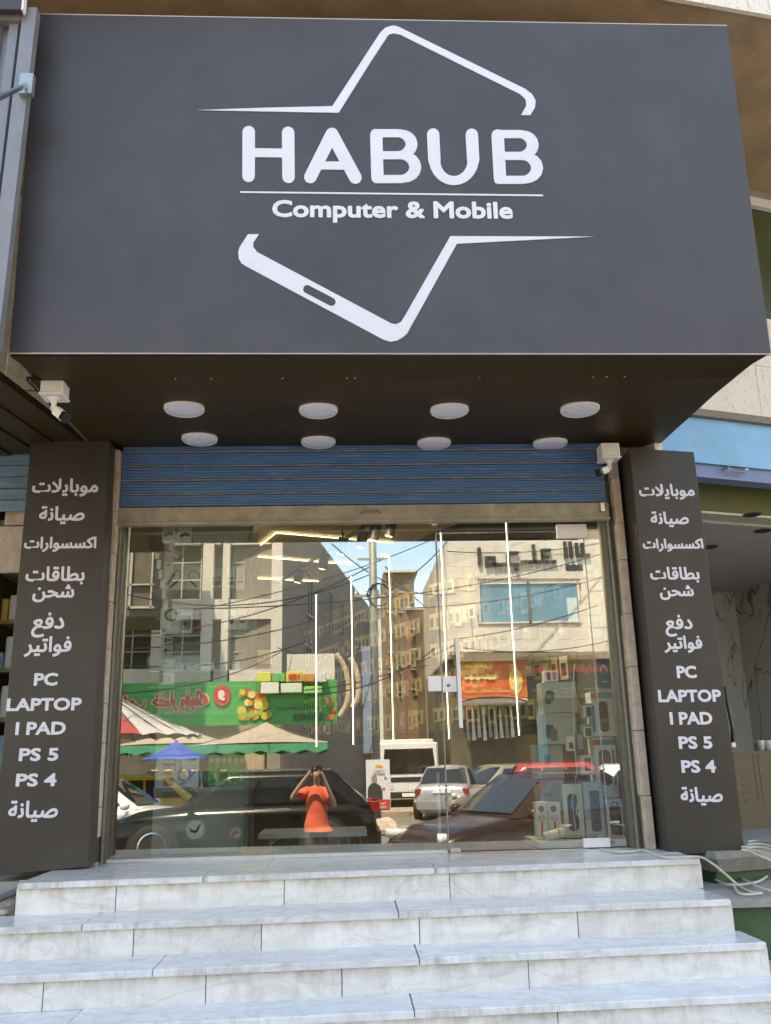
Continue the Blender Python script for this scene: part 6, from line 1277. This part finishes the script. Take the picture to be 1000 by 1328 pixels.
# flanking blocks that close the street beyond the reflection
for i, (x0, x1, y0, y1, h, mt, lb) in enumerate(((-30, -11.5, -38, -27, 11, M_wst, 'pale apartment block across the street, outside the reflection at the left'), (10.5, 30, -36, -24, 12, M_tan, 'tan apartment block across the street, outside the reflection at the right'))):
    t = thing('apartment_block', lb, 'building', ((x0+x1)/2, y1, ZS)); m = MB(); m.box(x0, x1, y0, y1, ZS, h); m.build('wall', mt, t)
    for k in range(3):
        for j in range(5):
            xx_ = x0+1.5+j*(x1-x0-3)/4.6; m = MB(); m.box(xx_, xx_+1.5, y1+.001, y1+.04, 1.8+3*k, 3.3+3*k); w_ = m.build('window', WINGLASS, t); m = MB(); m.box(xx_-.1, xx_+1.6, y1+.001, y1+.12, 1.66+3*k, 1.78+3*k); m.build('sill', M_wst, w_)

# ------------------------------------------------------------------ the photographer
px_ = mir(410, 1000, 6.4).x
pe = thing('person', 'person in an orange tunic and dark trousers holding up a phone, reflected in the glass', 'person', (px_, -6.62, ZS))
def skin(name, J, E, mt, par, sub=2, root=0):
    me = bpy.data.meshes.new(name); me.from_pydata([j[:3] for j in J], E, []); o = bpy.data.objects.new(name, me); COL.objects.link(o); o.parent = par
    sk = o.modifiers.new('skin', 'SKIN'); 
    if not me.skin_vertices: 
        bm = bmesh.new(); bm.from_mesh(me); bm.verts.layers.skin.verify(); bm.to_mesh(me); bm.free()
    for i, j in enumerate(J):
        d_ = me.skin_vertices[0].data[i]; d_.radius = (j[3], j[4] if len(j) > 4 else j[3]); d_.use_root = (i == root)
    sb2 = o.modifiers.new('sub', 'SUBSURF'); sb2.levels = sub; sb2.render_levels = sub
    me.materials.append(mt); sk.use_smooth_shade = True; return o
M_skin = mat('skin', (.42, .25, .17), .5, .06, 8)
J = [(0, 0, .80, .13, .10), (0, 0, .95, .12, .09), (0, 0, 1.12, .13, .09), (0, .0, 1.25, .12, .08), (0, .0, 1.32, .05, .05), (0, .02, 1.38, .05, .055), (0, .03, 1.44, .072, .085), (0, .03, 1.50, .075, .085), (0, .02, 1.55, .05, .06),
     (-.16, 0, 1.25, .055, .055), (-.42, .10, 1.16, .04, .04), (-.24, .2, 1.36, .034, .034), (-.075, .27, 1.53, .024, .024), (-.05, .28, 1.56, .028, .02),
     (.16, 0, 1.25, .055, .055), (.31, .10, 1.04, .042, .042), (.20, .2, 1.28, .034, .034), (.10, .27, 1.49, .024, .024), (.075, .28, 1.52, .028, .02),
     (-.09, 0, .72, .085, .085), (-.10, .01, .45, .06, .06), (-.10, -.01, .10, .04, .04), (-.10, .1, .04, .04, .03),
     (.09, 0, .72, .085, .085), (.10, .01, .45, .06, .06), (.10, -.01, .10, .04, .04), (.10, .1, .04, .04, .03)]
E_ = [(0, 1), (1, 2), (2, 3), (3, 4), (4, 5), (5, 6), (6, 7), (7, 8), (3, 9), (9, 10), (10, 11), (11, 12), (12, 13), (3, 14), (14, 15), (15, 16), (16, 17), (17, 18), (0, 19), (19, 20), (20, 21), (21, 22), (0, 23), (23, 24), (24, 25), (25, 26)]
# fingers
for hs, hv, s_ in ((13, J[13], -1), (18, J[18], 1)):
    for k in range(4):
        b0_ = len(J); dx = -s_*.012; dz = .018-.013*k
        J += [(hv[0]-s_*.012, hv[1]+.012, hv[2]+dz, .009), (hv[0]-s_*.030, hv[1]+.020, hv[2]+dz+.004, .0085), (hv[0]-s_*.048, hv[1]+.012, hv[2]+dz+.004, .0075)]; E_ += [(hs, b0_), (b0_, b0_+1), (b0_+1, b0_+2)]
    b0_ = len(J); J += [(hv[0]+s_*.0, hv[1]-.012, hv[2]-.03, .010), (hv[0]-s_*.03, hv[1]-.015, hv[2]-.03, .009)]; E_ += [(hs, b0_), (b0_, b0_+1)]
skin('body', J, E_, M_skin, pe)
def shell(name, rings, mt, n=56, par=pe):
    v = []; rg = []
    for a, b in zip(rings[:-1], rings[1:]): rg += [tuple(p+(q-p)*k/4 for p, q in zip(a, b)) for k in range(4)]
    rings = rg+[rings[-1]]
    for (cx, cy, z, rx, ry) in rings: v += [(cx+rx*math.cos(2*math.pi*i/n)*(1+(.05*math.sin(7*2*math.pi*i/n+z*9)+.03*math.sin(3*2*math.pi*i/n-z*14))*max(.25, 1.35-z)), cy+ry*math.sin(2*math.pi*i/n), z+.0) for i in range(n)]
    m = MB(); m.smooth = True; m.add(v, [(k*n+i, k*n+(i+1) % n, (k+1)*n+(i+1) % n, (k+1)*n+i) for k in range(len(rings)-1) for i in range(n)]); return m.build(name, mt, par, world=False)
M_or = mat('orange_tunic', (.66, .115, .065), .8, .1, 9, bump=.2, bscale=9)
shell('tunic', [(.03, .0, .72, .235, .16), (.015, 0, .75, .22, .15), (-.01, 0, .80, .20, .14), (0, 0, .95, .165, .125), (0, 0, 1.1, .175, .125), (0, 0, 1.22, .19, .11), (0, 0, 1.29, .15, .09), (0, 0, 1.32, .075, .07)], M_or)
for s_, e, in ((-1, J[10]), (1, J[15])):
    a = Vector((s_*.13, 0, 1.25)); b = a.lerp(Vector(e[:3]), .62); m = MB(); m.smooth = True; m.tube([a, a.lerp(b, .3), a.lerp(b, .7), b], [.075, .078, .07, .066], 14); m.build('sleeve', M_or, pe, world=False)
for s_ in (-1, 1): m = MB(); m.smooth = True; m.tube([(s_*.09, 0, .78), (s_*.10, .01, .45), (s_*.10, 0, .12)], [.11, .082, .075], 14); m.build('trouser_leg', mat('dark_trousers', (.03, .03, .04), .8, .1), pe, world=False); m = MB(); m.smooth = True; m.lathe((s_*.10, .04, .0), [(.05, 0), (.06, .02), (.05, .06), (.03, .09)], 12, M=Matrix.Scale(1.9, 3, Vector((0, 1, 0)))); m.build('shoe', M_black, pe, world=False)
m = MB(); m.smooth = True; m.lathe((0, .015, 1.50), [(.086, -.09), (.094, -.03), (.094, .03), (.075, .075), (.03, .098), (.004, .1)], 20, M=Matrix.Scale(1.12, 3, Vector((0, 1, 0)))); hr = m.build('hair', mat('dark_hair', (.03, .022, .016), .6, .2), pe, world=False); hr.location = (0, -.022, .012)
for s_ in (-1, 1):
    m = MB(); m.smooth = True; m.lathe((s_*.03, .108, 1.485), [(.001, -.009), (.011, 0), (.001, .009)], 10); m.build('eye', M_wpaint, pe, world=False); m = MB(); m.smooth = True; m.lathe((s_*.083, .03, 1.475), [(.004, -.03), (.014, -.01), (.016, .015), (.004, .03)], 10); m.build('ear', M_skin, pe, world=False)
m = MB(); m.tube([(0, .105, 1.485), (0, .128, 1.455), (0, .11, 1.45)], [.008, .013, .008], 8); m.build('nose', M_skin, pe, world=False); m = MB(); m.tube([(-.022, .108, 1.42), (0, .116, 1.418), (.022, .108, 1.42)], .006, 6); m.build('mouth', mat('lips', (.35, .12, .1), .5, 0), pe, world=False)
pe.scale = (.84, 1, 1)
ph = thing('phone', 'dark phone with lens bumps held up in both hands by the photographer', 'phone', (px_+.0, -6.62+.30, ZS+1.56))
m = MB(); m.bbox(-.075, .075, -.004, .004, -.036, .036, .004); m.build('phone_body', M_black, ph, world=False)
for k in range(2): m = MB(); m.lathe((-.055, .0041, .015-.025*k), [(.009, 0), (.009, .002), (.006, .003)], 12, 'Y'); m.build('lens', M_chrome, ph, world=False)
